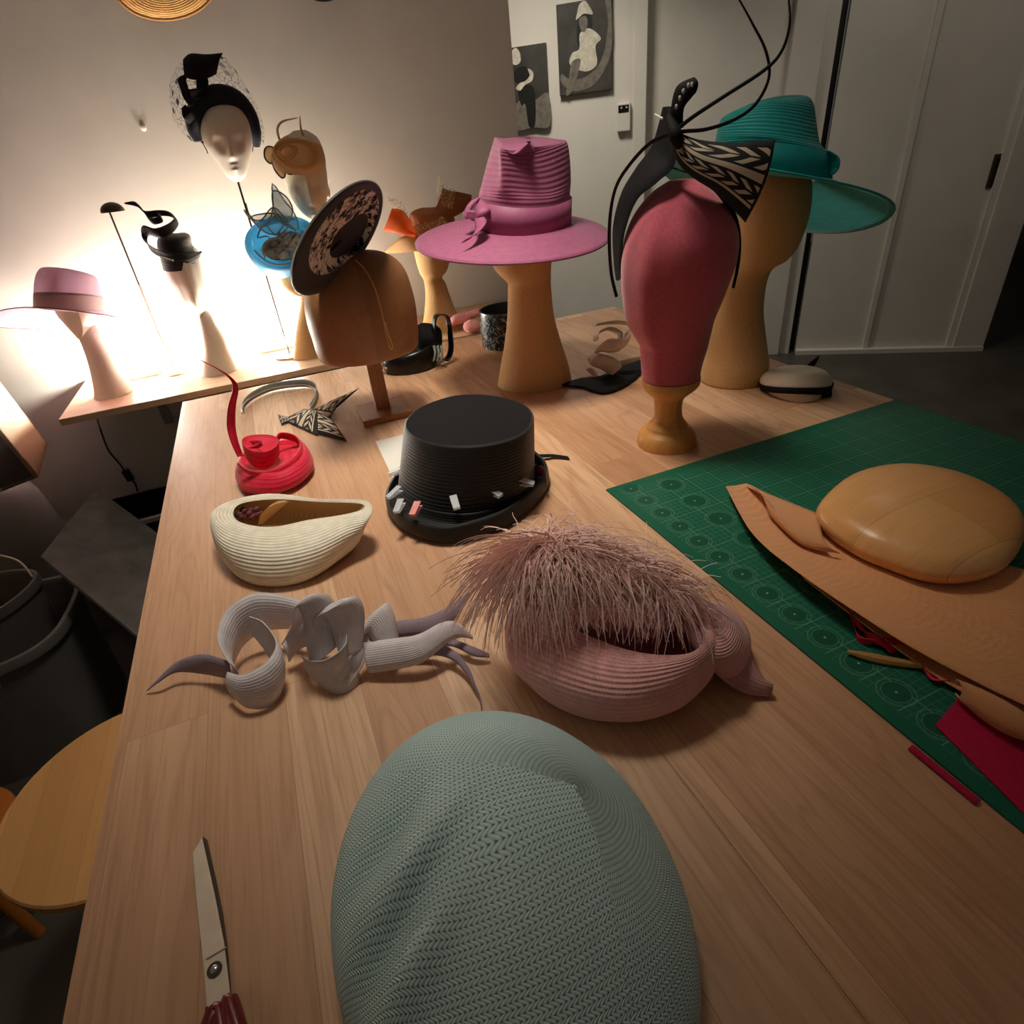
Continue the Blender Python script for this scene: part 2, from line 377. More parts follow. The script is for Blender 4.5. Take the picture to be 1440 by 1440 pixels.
def m_pattern(name, sc=1.0):
    """black cloth with woven off-white bars and a plain centre band"""
    t = NT(name); uv = t.sep(t.coord('UV')); u = uv[0]; v = uv[1]
    c1 = t.math('LESS_THAN', t.math('ABSOLUTE', t.math('SUBTRACT', v, .50)), .055)
    c2 = t.math('LESS_THAN', t.math('ABSOLUTE', t.math('SUBTRACT', v, .84)), .018)
    def bars(v0, v1, n, sl):
        mid = (v0+v1)/2
        z = t.math('ABSOLUTE', t.math('SUBTRACT', v, mid))
        s = t.math('SINE', t.math('ADD', t.math('MULTIPLY', u, n*2*PI*sc), t.math('MULTIPLY', z, sl)))
        on = t.math('GREATER_THAN', s, .15)
        inn = t.math('LESS_THAN', z, (v1-v0)/2)
        gap = t.math('GREATER_THAN', z, .014)
        return t.math('MULTIPLY', t.math('MULTIPLY', on, inn), gap)
    a = t.math('MAXIMUM', bars(.10, .40, 5, 36), bars(.60, .80, 7, 50))
    k = t.math('MAXIMUM', t.math('MAXIMUM', a, c1), c2)
    edge = t.math('LESS_THAN', t.math('ABSOLUTE', t.math('SUBTRACT', u, .5)), .46)
    k = t.math('MULTIPLY', k, edge)
    t.col(t.mix(k, srgb((14, 12, 12)), srgb((205, 190, 168)))); t.set(.8); t.bump(k, .3, .001); return t.m
M['pattern'] = m_pattern('black_white_woven_bars')
M['patternsmall'] = m_pattern('black_ivory_woven_bars', .5)
def m_mat():
    t = NT('green_cutting_mat'); s = t.sep(t.coord()); x, y = s[0], s[1]
    def line(a, step, w):
        f = t.math('FRACT', t.math('DIVIDE', a, step)); d = t.math('ABSOLUTE', t.math('SUBTRACT', f, .5))
        return t.math('GREATER_THAN', d, .5-w/step/2)
    g1 = t.math('MAXIMUM', line(x, .01, .0005), line(y, .01, .0005))
    g5 = t.math('MAXIMUM', line(x, .05, .0009), line(y, .05, .0009))
    edge = t.math('MULTIPLY', t.math('GREATER_THAN', x, .02), t.math('LESS_THAN', y, -.02))
    # rows of printed circles down the left margin
    def circ(x0, sp, y0):
        fy = t.math('SUBTRACT', t.math('FRACT', t.math('ADD', t.math('DIVIDE', t.math('SUBTRACT', y, y0), sp), 20.5)), .5)
        dy = t.math('MULTIPLY', fy, sp); dx = t.math('SUBTRACT', x, x0)
        return t.math('SQRT', t.math('ADD', t.math('MULTIPLY', dx, dx), t.math('MULTIPLY', dy, dy)))
    disc = 0.0; ring = 0.0; dot = 0.0
    for x0, sp, y0, R in ((.0415, .0507, -.226, .0155), (.114, .070, -.191, .0205)):
        r = circ(x0, sp, y0)
        disc = t.math('MAXIMUM', disc, t.math('LESS_THAN', r, R)); ring = t.math('MAXIMUM', ring, t.math('LESS_THAN', t.math('ABSOLUTE', t.math('SUBTRACT', r, R+.005)), .0005))
        ring = t.math('MAXIMUM', ring, t.math('LESS_THAN', t.math('ABSOLUTE', t.math('SUBTRACT', r, R)), .0004))
        dot = t.math('MAXIMUM', dot, t.math('LESS_THAN', r, .0016))
    g = t.math('MULTIPLY', t.math('MAXIMUM', t.math('MULTIPLY', g1, .55), g5), t.math('SUBTRACT', 1.0, disc))
    g = t.math('MULTIPLY', t.math('MAXIMUM', t.math('MULTIPLY', g, .6), t.math('MULTIPLY', ring, .38)), edge)
    g = t.math('MAXIMUM', g, dot)
    base = t.mix(disc, srgb((10, 92, 68)), srgb((8, 80, 58)))
    t.col(t.mix(t.math('MULTIPLY', g, .75), base, srgb((150, 190, 165)))); t.set(.5, 0, 0, .3); return t.m
M['mat'] = m_mat()
M['cloud'] = NT('mug_glaze')
_t = M['cloud']; _n = _t.noise(_t.mapping(_t.coord(), (1, 1, 1)), 55, 4, .7, 1.5)
_t.col(_t.ramp(_n, [(.5, srgb((28, 34, 40))), (.6, srgb((150, 165, 168)))])); _t.set(.25); M['cloud'] = _t.m
M['photo_bg'] = plain('print_dark_grey', (56, 53, 48), .5, nscale=8, var=.4, bump=0)
M['photo_mid'] = plain('print_mid_grey', (104, 98, 88), .5, nscale=30, var=.3, bump=0)
M['photo_lite'] = plain('print_pale_grey', (190, 182, 166), .5, nscale=40, var=.2, bump=0)
M['photo_blk'] = plain('print_black', (14, 13, 12), .5, nscale=20, var=.2, bump=0)
M['led'] = emit('led_diffuser', (1.0, .96, .86, 1), 310)
# ================================================================= THE SETTING
UP = Vector((0, 0, 1))
P0 = Vector((3.38, 3.218, 0)); D0 = Vector((.807, -.5905, 0)).normalized(); N0 = Vector((-D0.y, D0.x, 0))
if N0.dot(-P0) < 0: N0 = -N0
def wp_s(px, py):
    d = ray(px, py); t = (P0-Vector((CAM.x, CAM.y, 0))).dot(N0)/Vector((d.x, d.y, 0)).dot(N0)
    q = CAM+d*t; return (q-P0).dot(D0), q.z
def wbox(mb, s0, s1, z0, z1, d0, d1):
    lo = [P0+D0*s+N0*d+UP*z0 for s, d in ((s0, d0), (s1, d0), (s1, d1), (s0, d1))]
    mb.hexa(lo, [p+UP*(z1-z0) for p in lo])
CEIL = 2.9
mb = MB(); mb.box(-2.6, 7.5, -2.5, 6.5, -.08, 0); struct('floor', mb, M['floor'])
mb = MB(); mb.box(-2.6, 7.5, -2.5, 6.5, CEIL, CEIL+.08); struct('ceiling', mb, M['wall'])
WY = 2.56; wend = Yp(722, 100, WY).x
mb = MB(); mb.box(-2.6, wend, WY, WY+.12, 0, CEIL); struct('wall_back', mb, M['wall'])
mb = MB(); mb.box(-2.7, -2.6, -2.5, WY+.12, 0, CEIL); struct('wall_left', mb, M['wall'])
S = lambda x, y: wp_s(x, y)[0]
sA, sB = S(893, 0), S(912, 0); sC, sD = S(1121, 0), S(1166, 0); sE, sF = S(1186, 0), S(1199, 0)
sG = S(1331, 0); sH = S(1340, 480); sI = S(1383, 480)
mb = MB(); wbox(mb, -4.2, sA, 0, CEIL, 0, -.12); struct('wall_right', mb, M['wall2'])
mb = MB(); wbox(mb, sA, sB, 0, CEIL, .03, -.12); struct('trim_1', mb, M['wall2'], bevel=.004)
mb = MB(); wbox(mb, sB, sC, 0.02, CEIL, -.06, -.10); struct('door_1', mb, M['wall2'])
mb = MB(); wbox(mb, sC, sD, 0, CEIL, .02, -.12); struct('trim_2', mb, M['wall2'], bevel=.004)
mb = MB(); wbox(mb, sD, sE, 0, CEIL, -.01, -.12); struct('trim_3', mb, M['wall2'])
mb = MB(); wbox(mb, sE, sF, 0, CEIL, -.09, -.14); struct('gap_shade_strip', mb, M['blackplastic'])  # black strip, the shade inside the door gap put into its colour
def sliding(name, s0, s1):
    mb = MB(); wbox(mb, s0, s1, .03, CEIL, -.02, -.06); o = struct(name, mb, M['wall2'])
    mb = MB(); wbox(mb, s1-.035, s1, .03, CEIL, 0.0, -.025); obj('edge_rail', mb, M['wall2'], o, smooth=False, bevel=.003)
    return o
sliding('door_2', sF, sG); d3 = sliding('door_3', sG, sH)
hs, hz = wp_s(1402, 241)
mb = MB(); wbox(mb, hs-.03, hs+.03, hz-.09, hz+.09, -.01, -.03); obj('recessed_handle', mb, M['darkmetal'], d3, smooth=False, bevel=.003)
mb = MB(); wbox(mb, hs-.014, hs+.014, hz-.07, hz+.07, -.004, -.012); obj('handle_slot', mb, M['blackplastic'], d3, smooth=False)
mb = MB(); wbox(mb, sH, sI, 0, CEIL, .02, -.12); struct('trim_5', mb, M['wall2'], bevel=.004)
mb = MB(); wbox(mb, sF, sI, 0, .03, .03, -.10); struct('baseboard_right', mb, M['wall2'])
mb = MB(); wbox(mb, sI+1.2, sI+1.3, 0, CEIL, -3.0, 3.0); struct('black_void_wall', mb, M['blackplastic'])  # added black wall, its colour stands in for the darkness beyond the opening

# pictures and thermostat on the far wall
def picture(px, label, figs, d=.03):
    (x0, y0), (x1, y1) = px
    s0, z1 = wp_s(x0, y0); s1, _ = wp_s(x1, y0); _, z0 = wp_s(x0, y1)
    t = thing('canvas_print', label, 'picture', P0+D0*((s0+s1)/2)+N0*.002+UP*z0, 'black and white prints on the far wall')
    mb = MB(); wbox(mb, s0, s1, z0, z1, .002, d); obj('print', mb, M['photo_bg'], t, smooth=False, bevel=.002)
    for k, (nm, mt, pts) in enumerate(figs):
        mb = MB(); dd = d+.0006*(k+1)
        q = [list(P0+D0*(s0+(s1-s0)*u)+N0*dd+UP*(z1+(z0-z1)*v)) for u, v in pts]
        ring = [Vector(a) for a in (spline(q, 5, True))]
        mb.cap(ring); obj(nm, mb, M[mt], t, smooth=False)
    return t
picture(((783, 8), (861, 136)), 'black and white canvas print of a seated child in a pale hat, beside the thermostat', [
    ('ring_frame', 'photo_mid', [(.05, .75), (.05, .86), (.3, .97), (.7, .90), (.98, .6), (1.0, .2), (.97, 0.02), (.88, 0.02), (.93, .3), (.8, .66), (.5, .82), (.2, .82)]),
    ('hair', 'photo_blk', [(.40, .16), (.36, .4), (.45, .5), (.62, .42), (.64, .18), (.5, .12)]),
    ('dress', 'photo_lite', [(.42, .34), (.60, .30), (.80, .42), (.70, .5), (.72, .70), (.5, .76), (.22, .66), (.26, .54), (.40, .5)]),
    ('leg', 'photo_mid', [(.25, .64), (.42, .62), (.34, .82), (.24, .97), (.12, 1.0), (.18, .85)]),
    ('face', 'photo_mid', [(.42, .18), (.54, .17), (.56, .27), (.49, .33), (.42, .27)]),
    ('hat', 'photo_lite', [(.38, .12), (.42, .04), (.52, .01), (.60, .07), (.66, .16), (.5, .14), (.36, .19)])])
picture(((719, 68), (769, 183)), 'black and white canvas print of a standing child, half hidden behind the wall end', [
    ('field', 'photo_mid', [(.0, .72), (.3, .62), (.6, .66), (1, .6), (1, 1), (.5, 1), (0, 1)]),
    ('trousers', 'photo_blk', [(.15, .5), (.55, .48), (.62, .7), (.55, .98), (.38, .97), (.32, .7), (.2, .7)]),
    ('arm', 'photo_lite', [(.45, .27), (.6, .32), (.56, .42), (.35, .46), (.2, .52), (.08, .48), (.3, .40), (.5, .36)]),
    ('shirt', 'photo_blk', [(.1, .26), (.4, .24), (.48, .36), (.3, .42), (.06, .40)]),
    ('hair', 'photo_lite', [(.02, .06), (.15, .01), (.26, .07), (.27, .17), (.15, .21), (.02, .18)])])
s0, z1 = wp_s(868, 146); s1, _ = wp_s(887, 146); _, z0 = wp_s(868, 186)
t = thing('thermostat', 'small white wall thermostat with a black display', 'thermostat', P0+D0*s0+UP*z0)
mb = MB(); wbox(mb, s0, s1, z0, z1, .002, .035); obj('casing', mb, M['wall2'], t, smooth=False, bevel=.006)
mb = MB(); wbox(mb, s0+.01, s1-.01, z1-(z1-z0)*.33, z1-.012, .034, .037); obj('display', mb, M['blacksat'], t, smooth=False)
mb = MB()
for sx in (.35, .72): c = P0+D0*(s0+(s1-s0)*sx)+N0*.038+UP*(z1-(z1-z0)*.17); mb.ellipsoid(c, D0*.006, N0*.002, UP*.006, 10, 6)
obj('indicator', mb, M['photo_lite'], t)

# ================================================================= WORKBENCHES AND SHELF
XS = .262; XR = 1.275; YE1 = Z(258, 565).y; YE2 = 2.098; XL = -.322
def bench(name, label, x0, x1, y0, y1, mat, loc):
    t = thing(name, label, 'workbench', Vector((loc[0], loc[1], 0)))
    mb = MB(); mb.box(x0, x1, y0, y1, T-.032, T); obj('worktop', mb, mat, t, smooth=False, bevel=.0006)
    for x in (x0+.10, x1-.10):
        for y in (y0+.12, y1-.12):
            mb = MB(); mb.box(x-.03, x+.03, y-.03, y+.03, 0, T-.032); obj('leg', mb, M['greyplastic'], t, smooth=False, bevel=.003)
    return t
bench('workbench', 'narrow pale wood workbench running along the left, scissors on it', XL, XS-.0002, -.55, YE1, M['bench'], (0, .6))
bench('workbench', 'wide pale wood workbench with the green cutting mat on it', XS+.0002, XR, -.55, YE2, M['bench2'], (.7, .6))
SY0, SY1 = 2.108, WY-.003; SX0 = Z(84, 590).x; SX1 = .93
t = thing('wall_shelf', 'pale wood shelf on the back wall behind the workbenches', 'shelf', Vector(((SX0+SX1)/2, SY1, T-.02)))
mb = MB(); mb.box(SX0, SX1, SY0, SY1, T-.018, T+.004); obj('board', mb, M['shelfwood'], t, smooth=False, bevel=.0015)
for x in (SX0+.2, .1, SX1-.15):
    mb = MB(); mb.box(x-.015, x+.015, SY0+.06, SY1, T-.024, T-.018); mb.box(x-.015, x+.015, SY1-.008, SY1, T-.22, T-.024)
    obj('bracket', mb, M['lightplastic'], t, smooth=False)
SH = .004   # shelf top above the worktops

# lamps lying on the shelf: the light of the scene
def ledpanel(cx, cy, lx, ly, label):
    t = thing('led_lamp', label, 'lamp', Vector((cx, cy, T+SH)), 'flat lit lamps lying on the shelf')
    mb = MB(); mb.box(cx-lx, cx+lx, cy-ly, cy+ly, T+SH, T+SH+.012); obj('housing', mb, M['lightplastic'], t, smooth=False, bevel=.003)
    mb = MB(); mb.box(cx-lx+.008, cx+lx-.008, cy-ly+.008, cy+ly-.008, T+SH+.012, T+SH+.045); obj('diffuser', mb, M['led'], t, smooth=False)
    return t
a = Z(205, 508, SH); ledpanel(a.x, 2.45, .075, .045, 'flat glowing lamp on the shelf between the two white neck mannequins')
a = Z(392, 480, SH); ledpanel(a.x, 2.46, .075, .04, 'flat glowing lamp on the shelf beside the blue hat stand')
pts = [Z(136, 585, -.03), Yp(140, 600, 2.5), Yp(152, 632, 2.52), Yp(168, 652, 2.53), Yp(176, 664, 2.535)]
t = thing('lamp_cable', 'dark lamp cable with an inline switch hanging below the shelf', 'cable', pts[1])
mb = MB(); mb.tube(pts, .0035, 6); obj('cord', mb, M['blackplastic'], t)
a, b = Yp(173, 660, 2.54), Yp(188, 672, 2.54); c = Yp(180, 668, 2.54)
mb = MB(); dv = (Yp(185, 676, 2.54)-Yp(174, 660, 2.54)).normalized(); sv = Vector((dv.z, 0, -dv.x))
mb.hexa([c+dv*i*.024+sv*j*.013-Vector((0, .012, 0)) for i, j in ((-1, -1), (1, -1), (1, 1), (-1, 1))], [c+dv*i*.024+sv*j*.013+Vector((0, .012, 0)) for i, j in ((-1, -1), (1, -1), (1, 1), (-1, 1))])
obj('inline_switch', mb, M['blackplastic'], t, smooth=False, bevel=.003)
mb = MB(); mb.tube([Yp(184, 674, 2.54), Yp(190, 680, 2.535), Yp(194, 692, 2.53)], .0035, 6); obj('cord', mb, M['blackplastic'], t)

# ================================================================= MANNEQUIN HEADS
def ridge(amp, wid=.55):
    def f(c, a, r, sd, nrm):
        da = abs(a-1.5*PI); return -nrm*(amp*max(0, 1-da/wid))
    return f
def neckhead(base, label, neck, head, zlim):
    rings = sil(base, neck, .95)
    mb = MB(); mb.loft(rings)
    r2 = sil(base, head, 1.15, n=72, k=6, disp=ridge(.012)); mb.loft(r2)
    return tag(obj('mannequin_bust', mb, M['white'], base=base), label, 'mannequin head', 'white long-necked mannequin heads')
BL = Z(163, 553, SH)
neckhead(BL, 'white long-necked mannequin head wearing the pale lilac brimmed hat',
  [(130, 559, 194, 559), (129, 548, 189, 546), (127, 530, 173, 526), (120, 502, 160, 500), (112, 480, 147, 477), (105, 464, 136, 459), (109, 450, 126, 446)],
  [(109, 476, 117, 476), (100, 466, 130, 462, 1.1), (88, 452, 137, 448), (76, 436, 139, 434), (68, 416, 136, 412), (70, 398, 128, 392), (86, 386, 108, 384)], 0)
BM = Z(308, 521, SH)
neckhead(BM, 'white long-necked mannequin head wearing the black spiral headpiece',
  [(275, 524, 343, 524), (276, 515, 338, 512), (282, 498, 327, 492), (282, 480, 319, 474), (280, 462, 307, 457), (278, 447, 298, 442), (280, 436, 288, 434)],
  [(276, 446, 284, 446), (266, 438, 290, 435, 1.1), (255, 426, 293, 421), (246, 410, 294, 404), (237, 394, 291, 388), (230, 374, 286, 370), (229, 358, 278, 352), (240, 344, 264, 341)], 0)

def face(zs, A=.027, nw=.14, lips=True, eye=.011):
    """zs: heights of brow, nose tip, mouth, chin"""
    zb, zn, zm, zc = zs
    def f(c, a, r, sd, nrm):
        da = a-1.5*PI; z = c.z; o = 0
        if zn-.012 < z < zb+.02:
            t = (zb-z)/(zb-zn)
            t2 = min(1, max(0, t))
            e = 1 if z > zn else max(0, 1-(zn-z)/.012)
            o += A*(.25+.75*t2)*math.exp(-(da/(nw*(.6+.6*t2)))**2)*e*max(0, min(1, (zb+.02-z)/.02))
        for s in (-1, 1):
            o -= eye*math.exp(-((da-s*.42)/.22)**2-((z-(zb-.012))/.016)**2)
        if lips:
            for dz in (.006, -.006): o += .006*math.exp(-(da/.22)**2-((z-zm-dz)/.0045)**2)
            o -= .003*math.exp(-(da/.3)**2-((z-(zm-.02))/.007)**2)
        o += .006*math.exp(-(da/.3)**2-((z-zc-.012)/.014)**2)
        return -nrm*o
    return f
B3 = Z(408, 500, SH)
hz3 = lambda y, x=327: F(B3, x, y).z
t = thing('mannequin_mask_stand', 'white mannequin face on a thin metal rod, wearing the hat with the spotted veil', 'mannequin head', B3)
mb = MB(); rr = sil(B3, [(330, 256, 340, 255), (318, 247, 347, 245, 1.1), (307, 232, 351, 229), (297, 218, 354, 214), (288, 203, 355, 199), (282, 186, 353, 182), (283, 169, 348, 166), (290, 155, 338, 152), (304, 146, 324, 145)], 1.15, n=96, k=9, disp=face((hz3(196), hz3(222), hz3(236), hz3(252))))
mb.loft(rr); obj('face', mb, M['white'], t)
mb = MB(); p = F(B3, 333, 250); mb.tube([B3, p], .0032, 8, 4); obj('rod', mb, M['darkmetal'], t)
mb = MB(); mb.tube([B3+UP*.0, B3+UP*.006], .055, 32, 2); obj('foot', mb, M['steel'], t)
B4 = Z(487, 497, SH); B4.y = 2.32; B4 = Vector((F(B4, 487, 495).x, B4.y, T+SH))
p4 = F(B4, 445, 305); B4 = Vector((p4.x, p4.y, T+SH))
t = thing('mannequin_head_stand', 'cream mannequin head with an ear and lips, wearing the looped beige headpiece', 'mannequin head', B4)
hz4 = lambda y, x=436: F(B4, x, y).z
mb = MB(); rr = sil(B4, [(438, 309, 450, 307), (428, 302, 456, 298, 1.1), (418, 291, 459, 286), (409, 276, 461, 272), (402, 260, 461, 255), (397, 240, 459, 236), (394, 218, 455, 212), (399, 198, 446, 193), (412, 185, 430, 182)], 1.15, n=96, k=9, disp=face((hz4(256), hz4(284), hz4(298), hz4(309))))
mb.loft(rr); obj('head', mb, M['cream'], t)
mb = MB(); c = F(B4, 459, 267, .02); mb.ellipsoid(c, Vector((.010, -.006, 0)), Vector((.006, .014, 0)), Vector((0, 0, .026)), 16, 10); obj('ear', mb, M['cream'], t)
mb = MB(); mb.tube([B4, F(B4, 446, 302)], .0035, 8, 4); obj('rod', mb, M['steel'], t)
mb = MB(); mb.tube([B4, B4+UP*.006], .05, 32, 2); obj('foot', mb, M['steel'], t)
# empty stand
BE = Z(246, 525, SH); top = F(BE, 154, 298)
t = thing('hat_stand', 'empty thin metal hat stand with a small half-round cap, left of the spiral headpiece', 'hat stand', BE)
mb = MB(); mb.tube([BE, top], .0028, 8, 4); obj('rod', mb, M['darkmetal'], t)
mb = MB(); mb.tube([BE, F(BE, 196, 400)], .0048, 8, 4); obj('sleeve', mb, M['steel'], t)
c = F(BE, 159, 298); R_ = (F(BE, 177, 296)-F(BE, 142, 299)).length/2
mb = MB(); mb.loft([[c+Vector((math.cos(2*PI*j/32), math.sin(2*PI*j/32), 0))*R_*math.cos(q)+UP*R_*.8*math.sin(q) for j in range(32)] for q in [PI/2*i/8*.98 for i in range(9)]]); obj('cap', mb, M['darkmetal'], t)
mb = MB(); mb.tube([BE, BE+UP*.006], .04, 32, 2); obj('foot', mb, M['steel'], t)

# cork-coloured canvas head stands
def canvas(base, pairs, label, ratio=.9):
    mb = MB(); mb.loft(sil(base, pairs, ratio, n=48, k=6))
    return tag(obj('canvas_head_stand', mb, M['canvas'], base=base), label, 'head stand', 'canvas covered head stands')
BP = Z(752, 536)
canvas(BP, [(699, 538, 804, 538), (700, 533, 803, 533), (703, 514, 799, 514), (709, 480, 788, 480), (713, 445, 779, 445), (714, 405, 775, 405), (713, 394, 775, 394), (703, 384, 775, 384), (693, 370, 776, 370), (687, 345, 778, 345), (688, 300, 780, 300), (698, 255, 772, 255), (722, 232, 752, 232)], 'tan canvas head stand with a flared neck, under the mauve fedora')
BT = Z(1032, 534)
canvas(BT, [(986, 541, 1077, 541), (985, 530, 1079, 530), (989, 512, 1082, 512), (995, 492, 1080, 492), (1001, 462, 1076, 462), (1009, 435, 1074, 435), (1017, 405, 1077, 405), (1026, 387, 1082, 387), (1031, 376, 1090, 376), (1033, 366, 1108, 366), (1036, 350, 1122, 348), (1037, 325, 1133, 322), (1038, 295, 1141, 290), (1045, 255, 1141, 255), (1060, 225, 1130, 225), (1085, 208, 1108, 208)], 'tan canvas head stand in shadow under the teal hat')
B5 = Z(438, 499, SH)
canvas(B5, [(410, 501, 466, 501), (411, 492, 463, 492), (414, 468, 457, 468), (418, 445, 453, 445), (421, 425, 453, 425), (416, 416, 453, 416), (406, 410, 453, 410), (397, 400, 454, 398), (391, 382, 454, 380), (391, 358, 450, 356), (400, 338, 442, 336), (413, 326, 430, 325)], 'tan canvas head stand under the blue cocktail hat, partly behind the wooden block')
B6 = Z(622, 462, SH)
canvas(B6, [(591, 465, 655, 465), (593, 456, 651, 456), (596, 438, 641, 438), (598, 415, 632, 415), (597, 400, 627, 400), (595, 391, 622, 391), (590, 382, 629, 382), (585, 366, 633, 366), (581, 345, 634, 345), (583, 322, 628, 322), (596, 308, 614, 308)], 'tan canvas head stand wearing the orange and brown hat')

# rose pincushion head on a turned foot
BR = Z(938, 622)
t = thing('pincushion_head', 'rose velvet covered head on a turned wooden foot', 'head stand', BR)
mb = MB(); mb.loft(sil(BR, [(897, 627, 979, 627), (896, 622, 980, 622), (897, 612, 979, 612), (901, 605, 975, 605), (909, 601, 969, 601), (911, 596, 967, 596), (919, 588, 961, 588), (920, 575, 959, 575), (919, 562, 961, 562), (917, 556, 965, 556), (908, 548, 975, 548), (903, 540, 984, 540), (902, 530, 986, 530)], 1.0, n=48, k=5)); obj('turned_foot', mb, M['turnedwood'], t)
def pinridge(c, a, r, sd, nrm):
    da = a-1.33*PI; return -nrm*(.007*math.exp(-(da/.2)**2))*max(0, min(1, (r-.05)/.03))
mb = MB(); mb.loft(sil(BR, [(903, 529, 985, 529), (902, 520, 986, 520), (901, 505, 990, 505), (900, 490, 995, 490), (899, 482, 997, 482), (892, 470, 1000, 470), (881, 448, 1006, 448), (875, 410, 1022, 410), (873, 370, 1036, 370), (878, 330, 1038, 332), (892, 294, 1024, 298), (916, 266, 1000, 270), (940, 252, 976, 254)], 1.0, n=64, k=6, disp=pinridge)); obj('velvet_head', mb, M['velvet'], t)

# wooden block stand
BK = Z(540, 580)
t = thing('wooden_hat_block_stand', 'dark wooden hat block on a square post and rectangular foot', 'hat block', BK)
a, b, c, d = Z(500, 570, .018), Z(509, 593, .018), Z(579, 577, .018), Z(566, 555, .018)
cc = (a+b+c+d)/4; u = ((c-b)+(d-a))/4; v = ((a-b)+(d-c))/4; v = (v-u*(v.dot(u)/u.dot(u)))
v = v.normalized()*max(v.length, .05)
mb = MB(); top = [cc-u-v, cc+u-v, cc+u+v, cc-u+v]; mb.hexa([Vector((p.x, p.y, T+.0005)) for p in top], top); obj('foot', mb, M['postwood'], t, smooth=False, bevel=.0015)
mb = MB(); un = u.normalized()*.019; vn = v.normalized()*.016; pc = Vector((cc.x, cc.y, 0))+v*.1
pbot = T+.018; ptop = F(BK, 515, 480).z+.02
mb.hexa([pc+un*i+vn*j+UP*pbot for i, j in ((-1, -1), (1, -1), (1, 1), (-1, 1))], [pc+un*i+vn*j+UP*ptop for i, j in ((-1, -1), (1, -1), (1, 1), (-1, 1))]); obj('post', mb, M['postwood'], t, smooth=False, bevel=.002)
mb = MB(); mb.loft(sil(BK, [(462, 500, 574, 500), (448, 495, 588, 495), (441, 482, 590, 482), (436, 465, 589, 465), (428, 440, 586, 438), (425, 415, 580, 413), (430, 390, 571, 388), (445, 370, 555, 368), (466, 358, 532, 356), (490, 353, 508, 353)], .85, n=56, k=6)); obj('crown_block', mb, M['blockwood'], t)
# ================================================================= HATS ON THE HEADS
def surf(mb, rings, k=5, **kw): mb.loft(smooth_rings(rings, k), **kw)
def disc_rings(outer, inner, n=6, sag=0.0):
    """rings between two closed outlines"""
    return [[a.lerp(b, t/n)+UP*sag*math.sin(PI*t/n) for a, b in zip(outer, inner)] for t in range(n+1)]
def crown8(base, pts): return ringN([F(base, *p) for p in pts], 7)

# mauve fedora
t = thing('fedora_hat', 'wide brimmed mauve straw fedora with a pinched crown and ribbon band', 'hat', F(BP, 722, 320))
outer = E4(BP, (585, 340), (724, 372), (857, 328), (724, 300), .245, 56)
inner = E4(BP, (674, 318), (733, 331), (799, 316), (736, 306), .105, 56)
mb = MB(); mb.loft(disc_rings(outer, inner, 10, .004), False, False, vr=.62); obj('brim', mb, M['pinkfedora'], t, solid=.004)
R_ = .11
def cr_ring(l, fl, f, fr, r, b): # left, front-left, front, front-right, right, back
    return ringN([F(BP, *l), F(BP, *fl, -R_*.75), F(BP, *f, -R_), F(BP, *fr, -R_*.7), F(BP, *r), F(BP, r[0]-12, b[1]+2, R_*.7), F(BP, *b, R_), F(BP, l[0]+14, b[1]+2, R_*.7)], 7)
rings = [cr_ring((673, 320), (690, 327), (733, 333), (775, 328), (800, 317), (736, 306)),
         cr_ring((673, 279), (690, 284), (733, 289), (777, 286), (801, 276), (736, 268)),
         cr_ring((677, 262), (696, 266), (716, 266), (770, 268), (802, 255), (740, 245)),
         cr_ring((685, 230), (701, 236), (711, 236), (760, 240), (800, 224), (742, 212)),
         cr_ring((694, 198), (701, 206), (709, 214), (752, 216), (796, 201), (745, 196)),
         cr_ring((697, 193), (704, 200), (714, 211), (752, 207), (790, 200), (744, 193)),
         cr_ring((703, 199), (708, 206), (718, 216), (752, 210), (784, 202), (744, 192)),
         cr_ring((713, 205), (717, 210), (727, 216), (752, 211), (772, 205), (744, 194)),
         cr_ring((728, 204), (731, 206), (736, 208), (750, 206), (760, 203), (744, 196)),
         cr_ring((740, 199), (741, 200), (743, 201), (746, 200), (748, 199), (744, 198))]
mb = MB(); surf(mb, rings, 5, cap0=False); obj('crown', mb, M['pinkfedora'], t, auto=60)
g = .003
band = [[p+(p-sum(r, Vector())/len(r)).normalized()*.0035 for p in r] for r in rings[:2]]
band[1] = [a.lerp(b, .93) for a, b in zip(band[0], band[1])]
mb = MB(); mb.loft(band, False, False); obj('ribbon_band', mb, M['pinkband'], t, solid=.002, off=1)
q = lambda x, y, d=0: F(BP, x, y, d)
bow = thing_part = obj
mb = MB(); mb.ribbon([q(674, 279, -.03), q(664, 287, -.06), q(657, 300, -.075), q(660, 307, -.085)], [.004, .016, .013, .005], (q(676, 290)-q(662, 300)), bow=.4)
mb.ribbon([q(673, 281, -.04), q(679, 297, -.09), q(676, 308, -.095)], [.006, .018, .007], Vector((1, -.4, .1)), bow=.3)
mb.ribbon([q(672, 305, -.09), q(676, 318, -.12), q(668, 330, -.15), q(653, 339, -.17)], [.010, .017, .014, .008], Vector((.9, -.2, .5)), bow=.2)
mb.ribbon([q(674, 305, -.09), q(664, 303, -.09), q(656, 300, -.085)], [.008, .011, .004], Vector((.2, 0, 1)))
obj('bow', mb, M['pinkband'], t, solid=.0015)
mb = MB(); p = q(845, 338, -.03); mb.ellipsoid(p, Vector((.004, 0, 0)), Vector((0, .004, 0)), Vector((0, 0, .004)), 10, 6); obj('pearl_pin', mb, M['paper'], t)

